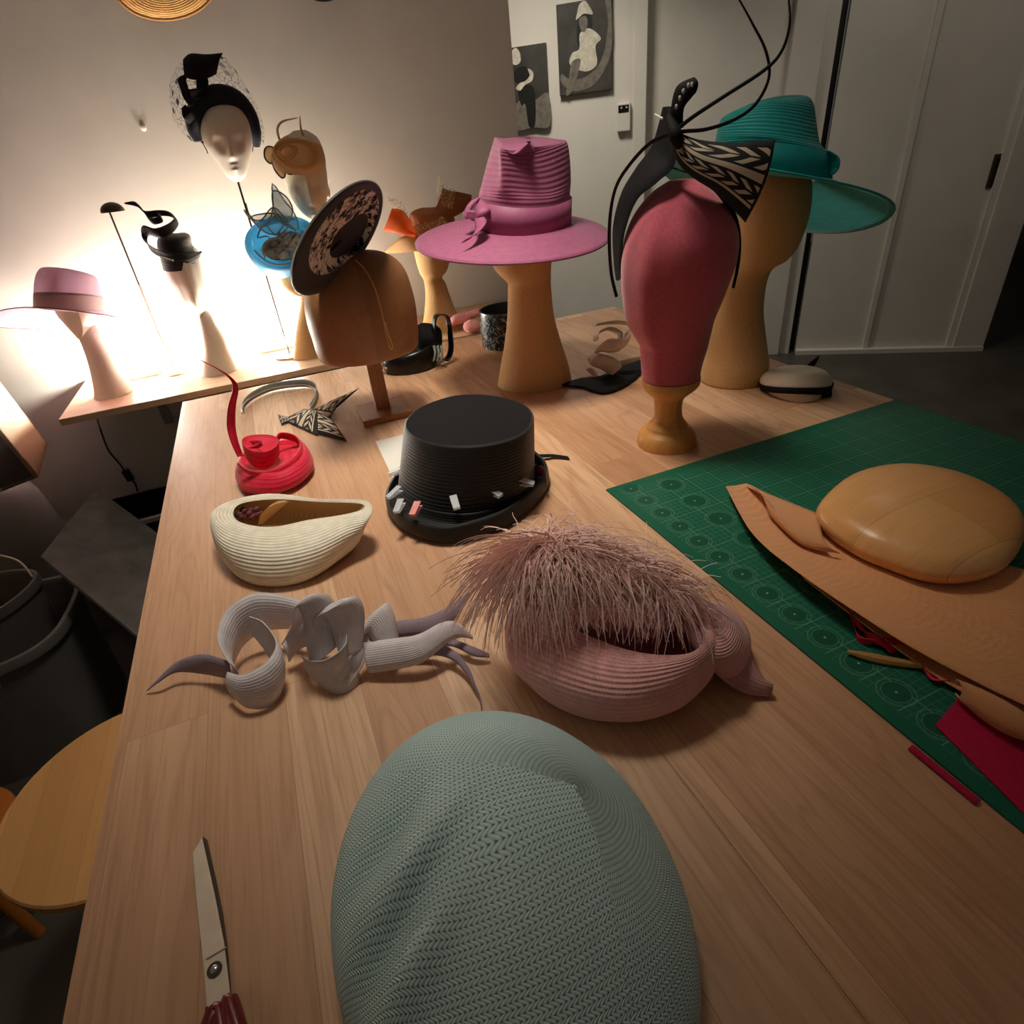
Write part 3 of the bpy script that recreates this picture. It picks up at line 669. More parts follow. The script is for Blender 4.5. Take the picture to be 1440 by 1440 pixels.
# teal hat
t = thing('brimmed_hat', 'wide brimmed teal straw hat with a teal ribbon band', 'hat', F(BT, 1090, 260))
q = lambda x, y, d=0: F(BT, x, y, d)
outer = ringE(q(930, 240), q(1092, 240, -.24), q(1258, 299), q(1108, 322, .24), 56)
inner = ringE(q(1008, 243), q(1085, 246, -.10), q(1166, 252), q(1090, 256, .10), 56)
mb = MB(); mb.loft(disc_rings(outer, inner, 10), False, False, vr=.6); obj('brim', mb, M['teal'], t, solid=.004)
def tr(l, f, r, b, R=.115): return ringE(q(*l), q(*f, -R), q(*r), q(*b, R), 56)
rings = [tr((1006, 240), (1085, 248), (1167, 250), (1090, 238)), tr((1006, 203), (1085, 200), (1161, 213), (1088, 196)),
         tr((1008, 187), (1080, 190), (1153, 200), (1085, 180), .115), tr((1012, 172), (1075, 160), (1148, 170), (1085, 150), .10),
         tr((1020, 163), (1075, 143), (1144, 145), (1085, 138), .085), tr((1045, 158), (1080, 143), (1132, 135), (1090, 138), .06), tr((1078, 150), (1085, 149), (1105, 145), (1095, 146), .02)]
mb = MB(); surf(mb, rings, 5, cap0=False); obj('crown', mb, M['teal'], t, auto=60)
cb = [[p+(p-sum(r, Vector())/len(r)).normalized()*.004 for p in r] for r in rings[:2]]
mb = MB(); mb.loft(cb, False, False); obj('ribbon_band', mb, M['tealband'], t, solid=.002, off=1)
mb = MB(); mb.ribbon([q(1161, 212, -.03), q(1172, 222, -.04), q(1171, 238, -.04), q(1163, 246, -.03)], [.012, .02, .02, .012], Vector((.3, 1, 0)))
mb.ribbon([q(1166, 246, -.04), q(1172, 242, -.05), q(1178, 233, -.05)], [.012, .010, .004], Vector((.3, 1, 0))); obj('bow', mb, M['tealband'], t, solid=.002)

# black headband with patterned bow and quills
t = thing('halo_headpiece', 'black halo headpiece with black and white woven bow and long quills, on the rose head', 'headpiece', F(BR, 945, 250))
q = lambda x, y, d=0: F(BR, x, y, d)
L = [(868, 395, -.00), (865, 370, 0), (864, 320, 0), (876, 272, 0), (897, 236, 0), (920, 203, 0), (935, 150, 0)]
Rr = [(873, 392, -.02), (874, 365, -.02), (880, 322, -.04), (897, 280, -.05), (925, 256, -.06), (950, 226, -.05), (944, 150, -.005)]
rows = []
lp = spline([list(q(*p)) for p in L], 8); rp = spline([list(q(*p)) for p in Rr], 8)
for a, b in zip(lp, rp):
    a, b = Vector(a), Vector(b); n = (b-a).length
    rows.append([a.lerp(b, i/6)+Vector((-.35, -.9, .1))*n*.22*math.sin(PI*i/6) for i in range(7)])
mb = MB(); mb.loft([[*r, *[p+Vector((.004, .012, 0)) for p in reversed(r)]] for r in rows]); obj('halo', mb, M['black'], t)
mb = MB(); mb.ribbon([q(945, 236, -.04), q(975, 246, -.06), q(1008, 268, -.05), (q(1030, 300, -.02)), q(1039, 335, 0), q(1038, 370, 0), q(1031, 405, 0)], [.016, .014, .012, .009, .005, .0035, .003], Vector((0, 1, 0.2))); obj('strap', mb, M['black'], t, solid=.002)
TOP = [(948, 180), (962, 190), (988, 198), (1030, 201), (1060, 199), (1090, 197)]
BOT = [(946, 212), (956, 232), (975, 250), (1003, 268), (1027, 290), (1048, 313)]
dt = [-.06, -.075, -.085, -.09, -.09, -.085]
def sheet(mb, top, bot, fn, nb=10, wave=0.0):
    a = spline([list(fn(*p)) for p in top], 6); b = spline([list(fn(*p)) for p in bot], 6); rows = []
    for j in range(nb+1):
        rows.append([Vector(x).lerp(Vector(y), j/nb)+Vector((0, -1, .2))*wave*math.sin(PI*j/nb) for x, y in zip(a, b)])
    mb.grid(rows)
mb = MB(); sheet(mb, [(x, y, d) for (x, y), d in zip(TOP, dt)], [(x, y, d-.01) for (x, y), d in zip(BOT, dt)], q, 12, .012)
obj('bow', mb, M['pattern'], t, solid=.002)
mb = MB(); sheet(mb, [(948, 178, -.07), (944, 155, -.07), (952, 122, -.07), (976, 109, -.07)], [(960, 180, -.07), (961, 153, -.075), (973, 136, -.075), (978, 130, -.07)], q, 6, .008); o = obj('bow_tail', mb, M['black'], t, solid=.002)
mb = MB()
for x, y in ((956, 138), (961, 128), (968, 120), (973, 119), (951, 150)): mb.ellipsoid(q(x, y, -.084), Vector((.0025, 0, 0)), Vector((0, .002, 0)), Vector((0, 0, .0035)), 8, 6)
obj('bead', mb, M['paper'], o)
mb = MB(); mb.tube([q(940, 165, -.065), q(950, 190, -.09), q(955, 205, -.08)], [.006, .011, .007], 10); obj('knot', mb, M['black'], t)
QA = [(867, 417), (859, 380), (857, 320), (864, 270), (882, 236), (916, 200), (955, 186), (992, 182), (1031, 169), (1062, 147), (1081, 110), (1077, 72), (1058, 33), (1038, -3), (1015, -40)]
QB = [(952, 182), (975, 164), (1019, 135), (1073, 100), (1098, 74), (1110, 38), (1109, 0), (1104, -40)]
mb = MB(); mb.tube([q(x, y, -.07 if i > 5 else -.04-.006*i) for i, (x, y) in enumerate(QA)], [.0035, .0035, .0035, .003, .003, .003, .003, .0028, .0026, .0024, .0022, .002, .0016, .0012, .001], 6, 8); obj('quill', mb, M['blacksat'], t)
mb = MB(); mb.tube([q(x, y, -.08) for i, (x, y) in enumerate(QB)], [.0032, .003, .0028, .0026, .0022, .0018, .0014, .001], 6, 8); obj('quill', mb, M['blacksat'], t)
mb = MB(); mb.tube([q(921, 161, -.03), q(932, 167, -.05)], .0018, 6, 2); obj('pin', mb, M['paper'], t)

# spiral headpiece
t = thing('spiral_headpiece', 'black straw pillbox headpiece with a corkscrew ribbon rising from it', 'headpiece', F(BM, 250, 365))
q = lambda x, y, d=0: F(BM, x, y, d)
sp = lambda l, f, r, b, R: ringE(q(*l), q(*f, -R), q(*r), q(*b, R), 40)
mb = MB(); surf(mb, [sp((229, 379), (254, 381), (282, 371), (254, 370), .075), sp((225, 362), (252, 367), (282, 357), (252, 356), .08), sp((221, 348), (246, 352), (271, 345), (246, 344), .08), sp((222, 335), (245, 337), (268, 332), (245, 332), .075), sp((232, 328), (246, 330), (260, 327), (246, 328), .04), sp((244, 328), (246, 328), (248, 328), (246, 328), .004)]); obj('cap', mb, M['blackstraw'], t)
hel = [(284, 354, -.02, .003), (264, 361, -.08, .010), (234, 360, -.08, .014), (210, 348, -.04, .015), (203, 334, .0, .014), (206, 324, -.02, .015), (222, 328, -.05, .015), (239, 321, -.04, .013), (248, 310, 0, .010), (238, 301, .03, .009), (220, 300, .03, .009), (208, 304, .0, .010), (214, 311, -.02, .010), (226, 308, -.02, .009), (222, 301, .0, .009), (206, 301, .0, .010), (198, 293, 0, .011), (190, 287, 0, .008), (175, 286, 0, .002)]
mb = MB(); mb.ribbon([q(a, b, c) for a, b, c, w in hel], [w for *_, w in hel], Vector((-.25, -.1, 1)), k=7, bow=.15); obj('corkscrew_ribbon', mb, M['blackstraw'], t, solid=.002)
mb = MB(); mb.tube([q(222, 359, -.08), q(243, 366, -.105)], .0012, 6, 3); mb.ellipsoid(q(243, 366, -.105), Vector((.003, 0, 0)), Vector((0, .003, 0)), Vector((0, 0, .003)), 8, 6); obj('hat_pin', mb, M['paper'], t)

# lilac hat
t = thing('sheer_brimmed_hat', 'pale lilac sheer hat with a wide see-through brim, far left', 'hat', F(BL, 97, 430))
q = lambda x, y, d=0: F(BL, x, y, d)
sp = lambda l, f, r, b, R: ringE(q(*l), q(*f, -R), q(*r), q(*b, R), 48)
rg = [sp((47, 436), (92, 438), (148, 440), (95, 452), .13), sp((47, 418), (92, 416), (146, 423), (95, 430), .13), sp((48, 398), (92, 396), (142, 406), (95, 405), .13), sp((52, 383), (95, 380), (136, 391), (95, 385), .115), sp((62, 376), (95, 378), (128, 388), (95, 380), .09), sp((92, 380), (96, 381), (101, 382), (96, 381), .01)]
sm = smooth_rings(rg, 5)
mb = MB(); mb.loft(sm[5:], False, True); obj('crown', mb, M['palepink'], t)
mb = MB(); mb.loft(sm[:7], False, False); obj('band', mb, M['palepinkband'], t, solid=.002)
out = ringN([q(-28, 452, .02), q(10, 434, -.08), q(60, 433, -.17), (q(112, 438, -.22)), q(165, 447, -.18), q(198, 459, -.08), q(211, 478, .02), q(205, 484, .12), q(150, 470, .2), q(95, 466, .22), q(50, 463, .2), q(-5, 460, .12)], 4)
inr = [sm[0][(i*48)//len(out)] for i in range(len(out))]
c0 = sum(out, Vector())/len(out)
ang = lambda p: math.atan2(p.y-c0.y, p.x-c0.x)
inr = [min(sm[0], key=lambda s, o=o: abs((math.atan2(s.y-c0.y, s.x-c0.x)-ang(o)+PI) % (2*PI)-PI)) for o in out]
mb = MB(); mb.loft(disc_rings(out, inr, 8), False, False); obj('brim', mb, M['palepink'], t)
mb = MB(); mb.tube([p for p in out[::3]], .0014, 6, 3, closed=True); obj('brim_wire', mb, M['darkmetal'], t)

# veiled halo band
t = thing('veiled_halo_hat', 'navy padded halo hat with a black looped bow and spotted net veil', 'hat', F(B3, 310, 140))
q = lambda x, y, d=0: F(B3, x, y, d)
mb = MB(); mb.tube([q(279, 199, .01), q(274, 180, .01), q(279, 156, .0), (q(294, 140, -.01)), q(314, 136, -.02), q(334, 144, -.01), q(350, 163, 0), q(358, 188, .01), q(361, 206, .02)], [.012, .024, .030, .031, .032, .030, .025, .020, .010], 14, 6); obj('padded_band', mb, M['navy'], t)
mb = MB(); mb.tube([q(281, 195, .03), q(290, 210, .02), q(292, 216, .02)], .0015, 6, 3); obj('elastic', mb, M['black'], t)
mb = MB(); mb.tube([q(357, 196, .03), q(355, 213, .02)], .0015, 6, 3); obj('elastic', mb, M['black'], t)
mb = MB(); sheet(mb, [(258, 84, -.02), (268, 76, -.03), (290, 77, -.03), (313, 75, -.02)], [(260, 108, -.03), (272, 112, -.05), (290, 110, -.05), (304, 104, -.03)], q, 8, .015); obj('bow_leaf', mb, M['black'], t, solid=.003)
mb = MB(); mb.ribbon([q(264, 104, -.03), q(256, 112, -.03), q(260, 128, -.04), q(272, 131, -.05), q(283, 126, -.05), q(284, 112, -.04), q(276, 106, -.03)], [.012, .013, .013, .012, .015, .018, .01], [Vector((1, -.6, .1)), Vector((1, -.6, 0)), Vector((.4, -1, .4)), Vector((0, -1, 1)), Vector((1, -.6, 0)), Vector((1, -.5, 0)), Vector((1, -.6, 0))], k=8)
mb.ribbon([q(257, 115, -.03), q(262, 133, -.05), q(270, 148, -.05)], [.010, .012, .008], Vector((1, -.3, .3)))
mb.ribbon([q(284, 115, -.04), q(286, 128, -.05), q(280, 138, -.05)], [.012, .015, .01], Vector((1, -.3, .2)))
mb.ribbon([q(258, 150, -.03), q(263, 160, -.04), q(270, 170, -.03)], [.008, .016, .012], Vector((1, -.3, .6))); obj('bow_loop', mb, M['black'], t, solid=.003)
rr = []
for l, r, top_, R in (((268, 199), (372, 203), 0, .12), ((246, 172), (371, 178), 0, .16), ((238, 140), (360, 146), 0, .17), ((240, 112), (343, 116), 0, .14), ((250, 92), (328, 94), 0, .09), ((262, 80), (313, 77), 0, .04)):
    a, b = q(*l), q(*r); c = (a+b)/2; h = (b-a)/2; bk = Vector((c.x, c.y, 0)).normalized()*R
    rr.append([c-h*math.cos(PI*i/24)+bk*math.sin(PI*i/24)-bk*.35*(1-abs(math.cos(PI*i/24)))*0 for i in range(25)])
cols = [spline([list(r[j]) for r in rr], 5) for j in range(25)]
mb = MB(); mb.grid([[Vector(c[i]) for c in cols] for i in range(len(cols[0]))]); obj('veil', mb, M['veil'], t)
rr2 = []
for l, r, R in (((246, 172), (270, 176), .0), ((238, 140), (262, 146), .0), ((240, 112), (258, 112), .0), ((250, 92), (262, 92), 0)): rr2.append([q(*l), q(*r, -.03)])

# beige looped headpiece
t = thing('looped_headpiece', 'beige sheer disc headpiece with rolled loops and curling stems', 'headpiece', F(B4, 415, 210))
q = lambda x, y, d=0: F(B4, x, y, d)
mb = MB(); surf(mb, [ringE(q(384, 226, -.06), q(414, 246, -.13), q(458, 232, -.03), q(424, 205, .06), 40), ringE(q(382, 214, -.07), q(414, 234, -.145), q(456, 220, -.05), q(424, 192, .05), 40), ringE(q(388, 203, -.07), q(414, 215, -.13), q(448, 205, -.05), q(424, 186, .03), 40), ringE(q(405, 196, -.06), q(418, 200, -.09), q(434, 196, -.05), q(422, 188, .0), 40), ringE(q(418, 194, -.05), q(420, 195, -.05), q(422, 194, -.05), q(420, 193, -.05), 40)], 4); obj('disc', mb, M['beige'], t)
for nm, pp, w in (('rolled_edge', [(386, 212, -.12), (398, 200, -.11), (420, 198, -.11), (440, 207, -.11), (446, 222, -.12), (436, 235, -.14), (414, 236, -.16), (396, 228, -.15)], .006), ('rolled_edge', [(392, 212, -.15), (402, 204, -.14), (416, 209, -.15), (408, 222, -.16), (396, 220, -.16)], .005)):
    mb = MB(); mb.tube([q(*p) for p in pp], w, 8, 6, closed=True); obj(nm, mb, M['tansin'], t)
for pp in ([(378, 206, -.08), (387, 210, -.10), (389, 222, -.10), (381, 230, -.09), (373, 223, -.08), (372, 211, -.08)], [(386, 222, -.10), (396, 232, -.12), (401, 246, -.12), (396, 250, -.11), (387, 240, -.10), (383, 228, -.10)], [(398, 222, -.12), (407, 230, -.13), (412, 243, -.13), (405, 244, -.13), (398, 234, -.12)]):
    R1 = [q(*p) for p in pp]
    mb = MB(); mb.tube(R1, .0025, 6, 6, closed=True); o = obj('loop_wire', mb, M['darkmetal'], t)
    ring = ringN(R1, 5); mb = MB(); mb.cap(ring); obj('loop_fill', mb, M['tansin'], o)
mb = MB(); mb.tube([q(393, 196, -.06), q(390, 182, -.05), q(397, 171, -.05), q(418, 166, -.05)], [.004, .0035, .003, .0015], 6); obj('stem', mb, M['beige'], t)
mb = MB(); mb.tube([q(428, 195, -.05), q(423, 180, -.05), q(422, 163, -.05)], [.004, .003, .0012], 6); obj('stem', mb, M['beige'], t)

# blue cocktail hat
t = thing('cocktail_hat', 'round bright blue sheer cocktail hat with grey lace and wired leaf loops', 'hat', F(B5, 393, 340))
q = lambda x, y, d=0: F(B5, x, y, d)
o1 = ringE(q(344, 338, -.06), q(394, 383, -.13), q(446, 336, -.04), q(400, 303, .08), 56)
o2 = ringE(q(350, 338, -.09), q(394, 374, -.15), q(440, 336, -.07), q(400, 308, .04), 56)
o3 = ringE(q(362, 340, -.10), q(394, 364, -.14), q(430, 338, -.08), q(400, 316, .0), 56)
o4 = ringE(q(385, 341, -.11), q(395, 350, -.12), q(408, 341, -.10), q(398, 333, -.08), 56)
bk = ringE(q(352, 346, .0), q(394, 392, -.08), q(440, 344, .0), q(400, 312, .12), 56)
mb = MB(); surf(mb, [bk, o1, o2, o3, o4], 4); obj('saucer', mb, M['bluesin'], t)
mb = MB(); mb.cap(ringN([q(*p) for p in [(372, 352, -.135), (388, 333, -.13), (410, 325, -.12), (428, 333, -.12), (436, 346, -.12), (424, 360, -.135), (400, 366, -.15), (380, 364, -.15)]], 5)); obj('lace_patch', mb, M['bluelace'], t, solid=.001)
mb = MB(); mb.tube([q(372, 362, -.16), q(370, 350, -.15), (q(378, 339, -.14)), q(392, 336, -.14), q(398, 343, -.14), q(392, 349, -.145)], [.003, .005, .006, .006, .004, .002], 6)
mb.tube([q(358, 352, -.13), q(376, 368, -.155), q(400, 372, -.165), q(425, 362, -.15), q(437, 350, -.13)], .003, 6); obj('lace_scroll', mb, M['tealloop'] if False else M['greyband'], t)
for pp, fill in (([(352, 305, -.05), (374, 318, -.08), (384, 290, -.06), (383, 258, -.04), (400, 282, -.06), (414, 300, -.07), (420, 322, -.10), (404, 318, -.10), (388, 300, -.08)], 1),
           ([(343, 295, -.04), (352, 307, -.06), (368, 309, -.07), (382, 292, -.07), (396, 300, -.08), (405, 320, -.10), (388, 330, -.12), (366, 322, -.10)], 1),
           ([(362, 334, -.11), (372, 316, -.10), (388, 330, -.13), (402, 314, -.12), (416, 326, -.12), (404, 334, -.14), (390, 346, -.15), (376, 332, -.13)], 0),
           ([(384, 268, -.05), (402, 276, -.06), (412, 296, -.08), (402, 316, -.10), (390, 306, -.09), (384, 290, -.07)], 1)):
    R1 = [q(*p) for p in pp]; mb = MB(); mb.tube(R1, .0022, 6, 3, closed=True); o = obj('leaf_wire', mb, M['greyband'], t)
    if fill: mb = MB(); mb.cap(ringN(R1, 3)); obj('leaf_fill', mb, M['tealloop'], o)
mb = MB(); mb.tube([q(346, 286, -.03), q(350, 300, -.05), q(356, 308, -.06)], .002, 6); obj('stem', mb, M['greyband'], t)
mb = MB(); mb.tube([q(390, 388, -.06), q(393, 402, -.07), q(402, 412, -.06)], .0014, 6); obj('elastic', mb, M['black'], t)

# black lace saucer hat on the block
t = thing('saucer_hat', 'black tilted saucer hat lined with lace, leaning on the wooden block', 'hat', F(BK, 475, 340))
q = lambda x, y, d=0: F(BK, x, y, d)
def oval(cx, cy, ax, ay, bx, by, da, db, d0, n=64):
    c = q(cx, cy, d0); A = q(cx+ax, cy+ay, d0+da)-c; B_ = q(cx+bx, cy+by, d0+db)-c
    return [c+A*math.cos(2*PI*i/n)+B_*math.sin(2*PI*i/n) for i in range(n)]
r0 = oval(474, 341, -50, 68, -32, -24, -.03, -.10, -.10); r1 = oval(476, 338, -54, 76, -38, -28, -.03, -.12, -.11)
r2 = oval(479, 335, -53, 73, -36, -27, -.03, -.12, -.135); r3 = oval(486, 328, -42, 57, -28, -20, -.03, -.1, -.13); r4 = oval(485, 330, -24, 30, -14, -10, -.02, -.06, -.09); r5 = oval(484, 330, -2, 2, -1, -1, 0, 0, -.075)
sm = smooth_rings([r0, r1, r2, r3], 5); mb = MB(); mb.loft(sm, True, False); obj('rim', mb, M['blackstraw'], t)
sm = smooth_rings([r3, r4, r5], 6); mb = MB(); mb.loft(sm, False, True); obj('lace_lining', mb, M['lace'], t)
mb = MB(); mb.tube([q(481, 338, -.10), q(474, 343, -.13), q(466, 352, -.14)], [.002, .004, .002], 6); obj('lining_seam', mb, M['black'], t)
mb = MB(); mb.tube([q(499, 365, -.10), q(514, 380, -.112), q(527, 405, -.122), q(537, 440, -.130), q(543, 470, -.130), q(549, 490, -.128), q(552, 487, -.128), q(546, 470, -.130), q(541, 452, -.131)], .0016, 6, 6); obj('elastic_cord', mb, M['tansin'], t)

# orange and brown hat
t = thing('winged_hat', 'orange and brown sheer hat with upturned wings and gold net', 'hat', F(B6, 600, 320))
q = lambda x, y, d=0: F(B6, x, y, d)
sp = lambda l, f, r, b, R: ringE(q(*l), q(*f, -R), q(*r), q(*b, R), 40)
mb = MB(); surf(mb, [sp((573, 338), (605, 348), (640, 340), (605, 338), .09), sp((574, 315), (603, 322), (640, 315), (605, 312), .09), sp((577, 300), (603, 304), (636, 298), (605, 298), .08), sp((590, 293), (605, 296), (622, 291), (606, 292), .04), sp((604, 292), (606, 292), (608, 292), (606, 292), .003)]); obj('cap', mb, M['brownsin'], t)
mb = MB(); sheet(mb, [(539, 356, 0), (552, 343, -.05), (565, 333, -.09), (588, 330, -.11), (625, 334, -.10)], [(542, 356, 0), (560, 356, -.06), (580, 354, -.11), (604, 352, -.12), (628, 348, -.11)], q, 6, .006); obj('brim', mb, M['tansin'], t, solid=.0015)
mb = MB(); sheet(mb, [(551, 293, -.06), (566, 296, -.07), (577, 310, -.09), (587, 329, -.11)], [(538, 326, -.05), (552, 327, -.08), (566, 331, -.11), (584, 333, -.12)], q, 8, .012); obj('orange_wing', mb, M['orangesin'], t, solid=.001)
mb = MB(); sheet(mb, [(622, 264, -.02), (632, 268, -.04), (645, 270, -.05), (663, 274, -.03)], [(612, 294, -.06), (622, 302, -.09), (638, 305, -.09), (659, 292, -.05)], q, 8, .015); obj('brown_wing', mb, M['brownsin'], t, solid=.001)
mb = MB(); sheet(mb, [(616, 246, .0), (622, 256, -.03), (634, 262, -.05), (640, 268, -.06)], [(612, 276, -.02), (618, 284, -.06), (628, 292, -.10), (636, 296, -.1)], q, 5, .006)
sheet(mb, [(545, 277, .0), (562, 282, -.04), (574, 300, -.08), (584, 318, -.11)], [(549, 292, -.02), (560, 298, -.06), (570, 310, -.10), (580, 328, -.12)], q, 5, .006)
sheet(mb, [(580, 318, -.11), (600, 314, -.12), (622, 304, -.11)], [(584, 332, -.12), (604, 330, -.13), (632, 318, -.11)], q, 5, .006); obj('net_trim', mb, M['goldnet'], t)
mb = MB()
for k in range(9): mb.ellipsoid(q(582+k*3.2, 316+4*math.sin(k*2.1)+k*.2, -.125), Vector((.003, 0, 0)), Vector((0, .003, 0)), Vector((0, 0, .003)), 8, 6)
obj('beads', mb, M['tansin'], t)

# straw hat and another dark hat hanging high on the wall, mostly above the frame
q = lambda x, y, d=0: Yp(x, y, WY-.03-d)
t = thing('hanging_straw_hat', 'golden straw disc hat hanging on the back wall, cut by the top of the frame', 'hat', q(232, -20))
rs = [[q(231+74*f*math.cos(2*PI*i/72), -28+56*f*math.sin(2*PI*i/72), .03*(1-f)) for i in range(72)] for f in (1, .75, .5, .25, .02)]
mb = MB(); mb.loft(rs, False, True, vr=1); obj('woven_disc', mb, M['strawdisc'], t, solid=.003)
mb = MB(); mb.tube(rs[0][::3], .0035, 6, 3, closed=True); obj('bound_edge', mb, M['tansin'], t)
t = thing('hanging_black_hat', 'black hat hanging on the back wall, only its lower edge in the frame', 'hat', q(455, -20))
rs = [[q(455+34*f*math.cos(2*PI*i/40), -28+29*f*math.sin(2*PI*i/40), d) for i in range(40)] for f, d in ((1, .01), (.95, .03), (.6, .05), (.55, .12), (.1, .13))]
mb = MB(); mb.loft(rs, False, True); obj('felt_body', mb, M['black'], t)
mb = MB(); mb.tube(rs[0][::2], .003, 6, 2, closed=True); obj('brim_edge', mb, M['blacksat'], t)
mb = MB(); c = q(200, 178); mb.ellipsoid(c+Vector((0, .027, 0)), Vector((.009, 0, 0)), Vector((0, .004, 0)), Vector((0, 0, .011)), 16, 10); tag(obj('wall_hook', mb, M['white'], base=c), 'small round white wall hook left of the veiled mask', 'hook')
# ================================================================= THINGS LYING ON THE WORKBENCHES
# green cutting mat
t0 = Z(852, 690); MX0 = t0.x; MY1 = t0.y
mb = MB(); mb.box(MX0, XR-.003, -.32, MY1, T, T+.003)
mt = tag(obj('cutting_mat', mb, M['mat'], base=Vector((MX0, MY1, T)), smooth=False), 'large dark green cutting mat with printed grid and circles', 'cutting mat')
MT = .0035
# patterned: peach straw cloth, wooden oval block, magenta felt, red scraps
def cloth(name, rows_px, mat, hfun, k=6, thick=.0012, parent=None, **kw):
    cols = [spline([[*p, 0] for p in r], k) for r in rows_px]
    g = [spline([list(c[i]) for c in cols], k) for i in range(len(cols[0]))]
    rows = []
    for i, r in enumerate(g):
        u = i/(len(g)-1)
        rows.append([Z(p[0], p[1], hfun(u, j/(len(r)-1))) for j, p in enumerate(r)])
    mb = MB(); mb.grid(rows); return obj(name, mb, mat, parent, solid=thick, **kw)
def hp(u, v):   # u along the length from the pointed end, v from the far edge to the near edge
    return MT+.004+.016*math.exp(-((v-.02)/.14)**2)*(1-u)*0+.030*math.exp(-((u-.14)/.14)**2)*math.exp(-((v-.55)/.5)**2)+.006*math.sin(u*9)*v+.03*max(0, v-.72)*(1-abs(2*u-1)*.6)
tp = thing('straw_cloth', 'folded sheet of peach woven straw cloth lying under the oval wooden block', 'cloth', Z(1250, 830, MT))
cloth('top_layer', [[(1049, 680), (1095, 702), (1151, 722), (1240, 745), (1340, 775), (1470, 810), (1570, 850)],
                    [(1034, 683), (1098, 745), (1165, 785), (1262, 832), (1370, 885), (1480, 930), (1580, 960)],
                    [(1021, 684), (1060, 752), (1124, 806), (1200, 858), (1285, 912), (1385, 965), (1480, 1010)]],
      M['peach'], lambda u, v: MT+.006+.012*math.exp(-((u-.02)/.12)**2)*(1-v)+.024*(v**2)*math.exp(-((u-.42)/.35)**2)+.010*v*v, parent=tp)
cloth('folded_corner', [[(1049, 680), (1090, 698), (1150, 722)], [(1070, 692), (1105, 735), (1160, 762)], [(1082, 724), (1128, 766), (1181, 778)]], M['peach'],
      lambda u, v: MT+.020+.020*math.sin(PI*min(1, v*.9+.05))*(1-.4*u), parent=tp)
cloth('under_layer', [[(1100, 760), (1200, 800), (1320, 860), (1440, 900), (1540, 930)], [(1130, 812), (1215, 872), (1320, 945), (1400, 985), (1500, 1020)], [(1128, 810), (1213, 876), (1318, 950), (1398, 990), (1498, 1026)]], M['peach'],
      lambda u, v: MT+.003+.006*v, parent=tp)
mb = MB(); rows = []
for k in range(15):
    a = -PI*.55+2*PI*.8*k/14
    rr = [Z(1347+(1475-1347)*s, 968+(1035-968)*s+6*math.sin(s*PI), MT+.020) for s in [i/8 for i in range(9)]]
    dr = Vector((.62, .78, 0))*-1
    rows.append([p+dr*(.018*math.cos(a)*s_)+UP*(.016*math.sin(a)*s_+0) for p, s_ in zip(rr, [.35+.65*math.sin(PI*min(1, .1+i/8*.9)) for i in range(9)])])
mb.grid([list(c) for c in zip(*rows)]); obj('rolled_end', mb, M['peach'], tp, solid=.0012)
# oval block: outline of its widest edge measured a little above the cloth
hb = MT+.030
edge = [(1149, 716), (1158, 742), (1200, 772), (1244, 791), (1310, 812), (1375, 812), (1420, 792), (1441, 750), (1424, 716), (1370, 684), (1310, 667), (1250, 663), (1190, 678)]
C0 = sum([Z(x, y, hb) for x, y in edge], Vector())/len(edge)
def ring_s(f, h): return ringN([Vector(((Z(x, y, hb)-C0).x*f+C0.x, (Z(x, y, hb)-C0).y*f+C0.y, T+h)) for x, y in edge], 5)
mb = MB(); surf(mb, [ring_s(.93, MT+.014), ring_s(.97, MT+.020), ring_s(1.0, hb), ring_s(.985, hb+.010), ring_s(.90, hb+.024), ring_s(.72, hb+.035), ring_s(.45, hb+.042), ring_s(.15, hb+.0445), ring_s(.02, hb+.0445)], 4)
tag(obj('oval_hat_block', mb, M['ovalwood'], base=C0), 'smooth oval wooden hat block lying on the peach cloth', 'hat block')
mb = MB(); mb.prism([Z(1315, 1021, MT), Z(1351, 978, MT), Z(1420, 990, MT), Z(1520, 1010, MT), Z(1560, 1250, MT), Z(1440, 1146, MT)], UP*.0018)
tag(obj('felt_sheet', mb, M['magenta'], base=Z(1380, 1050, MT), smooth=False), 'flat magenta felt sheet at the right, partly under the peach cloth', 'felt')
mb = MB(); rows = []
for k in range(13):
    s = k/12; p = Z(1284+96*s, 1048+78*s, .0035); rows.append([p+Vector((-.0025, 0, 0))*j+UP*.0015*math.sin(j*1.5) for j in range(4)])
mb.grid(rows); tag(obj('felt_strip', mb, M['magenta'], base=Z(1320, 1080), solid=.001), 'thin pink felt strip along the left edge of the cutting mat', 'felt')
t = thing('tulle_scrap', 'crumpled red tulle scrap peeking out from beneath the peach cloth', 'fabric scrap', Z(1225, 895, MT))
for nm, pp, w in (('strand', [(1197, 866), (1205, 890), (1222, 903), (1248, 905), (1275, 908)], .009), ('strand', [(1202, 876), (1214, 884), (1230, 898), (1246, 912), (1262, 906)], .007), ('strand', [(1298, 940), (1310, 952), (1330, 958)], .006)):
    mb = MB(); mb.ribbon([Z(x, y, MT+.006) for x, y in pp], w, [Vector((.5*math.sin(i*2.1), .6, .7*math.cos(i*1.7))) for i in range(len(pp))], k=6); obj(nm, mb, M['redplain'], t, solid=.001)
mb = MB(); mb.tube([Z(1192, 916, MT+.005), Z(1220, 923, MT+.005), Z(1255, 930, MT+.005), Z(1296, 936, MT+.005)], [.002, .005, .005, .004], 8, 6)
tag(obj('wooden_stick', mb, M['tansin'], base=Z(1240, 928, MT)), 'thin pale straw stick next to the red tulle scrap', 'stick')

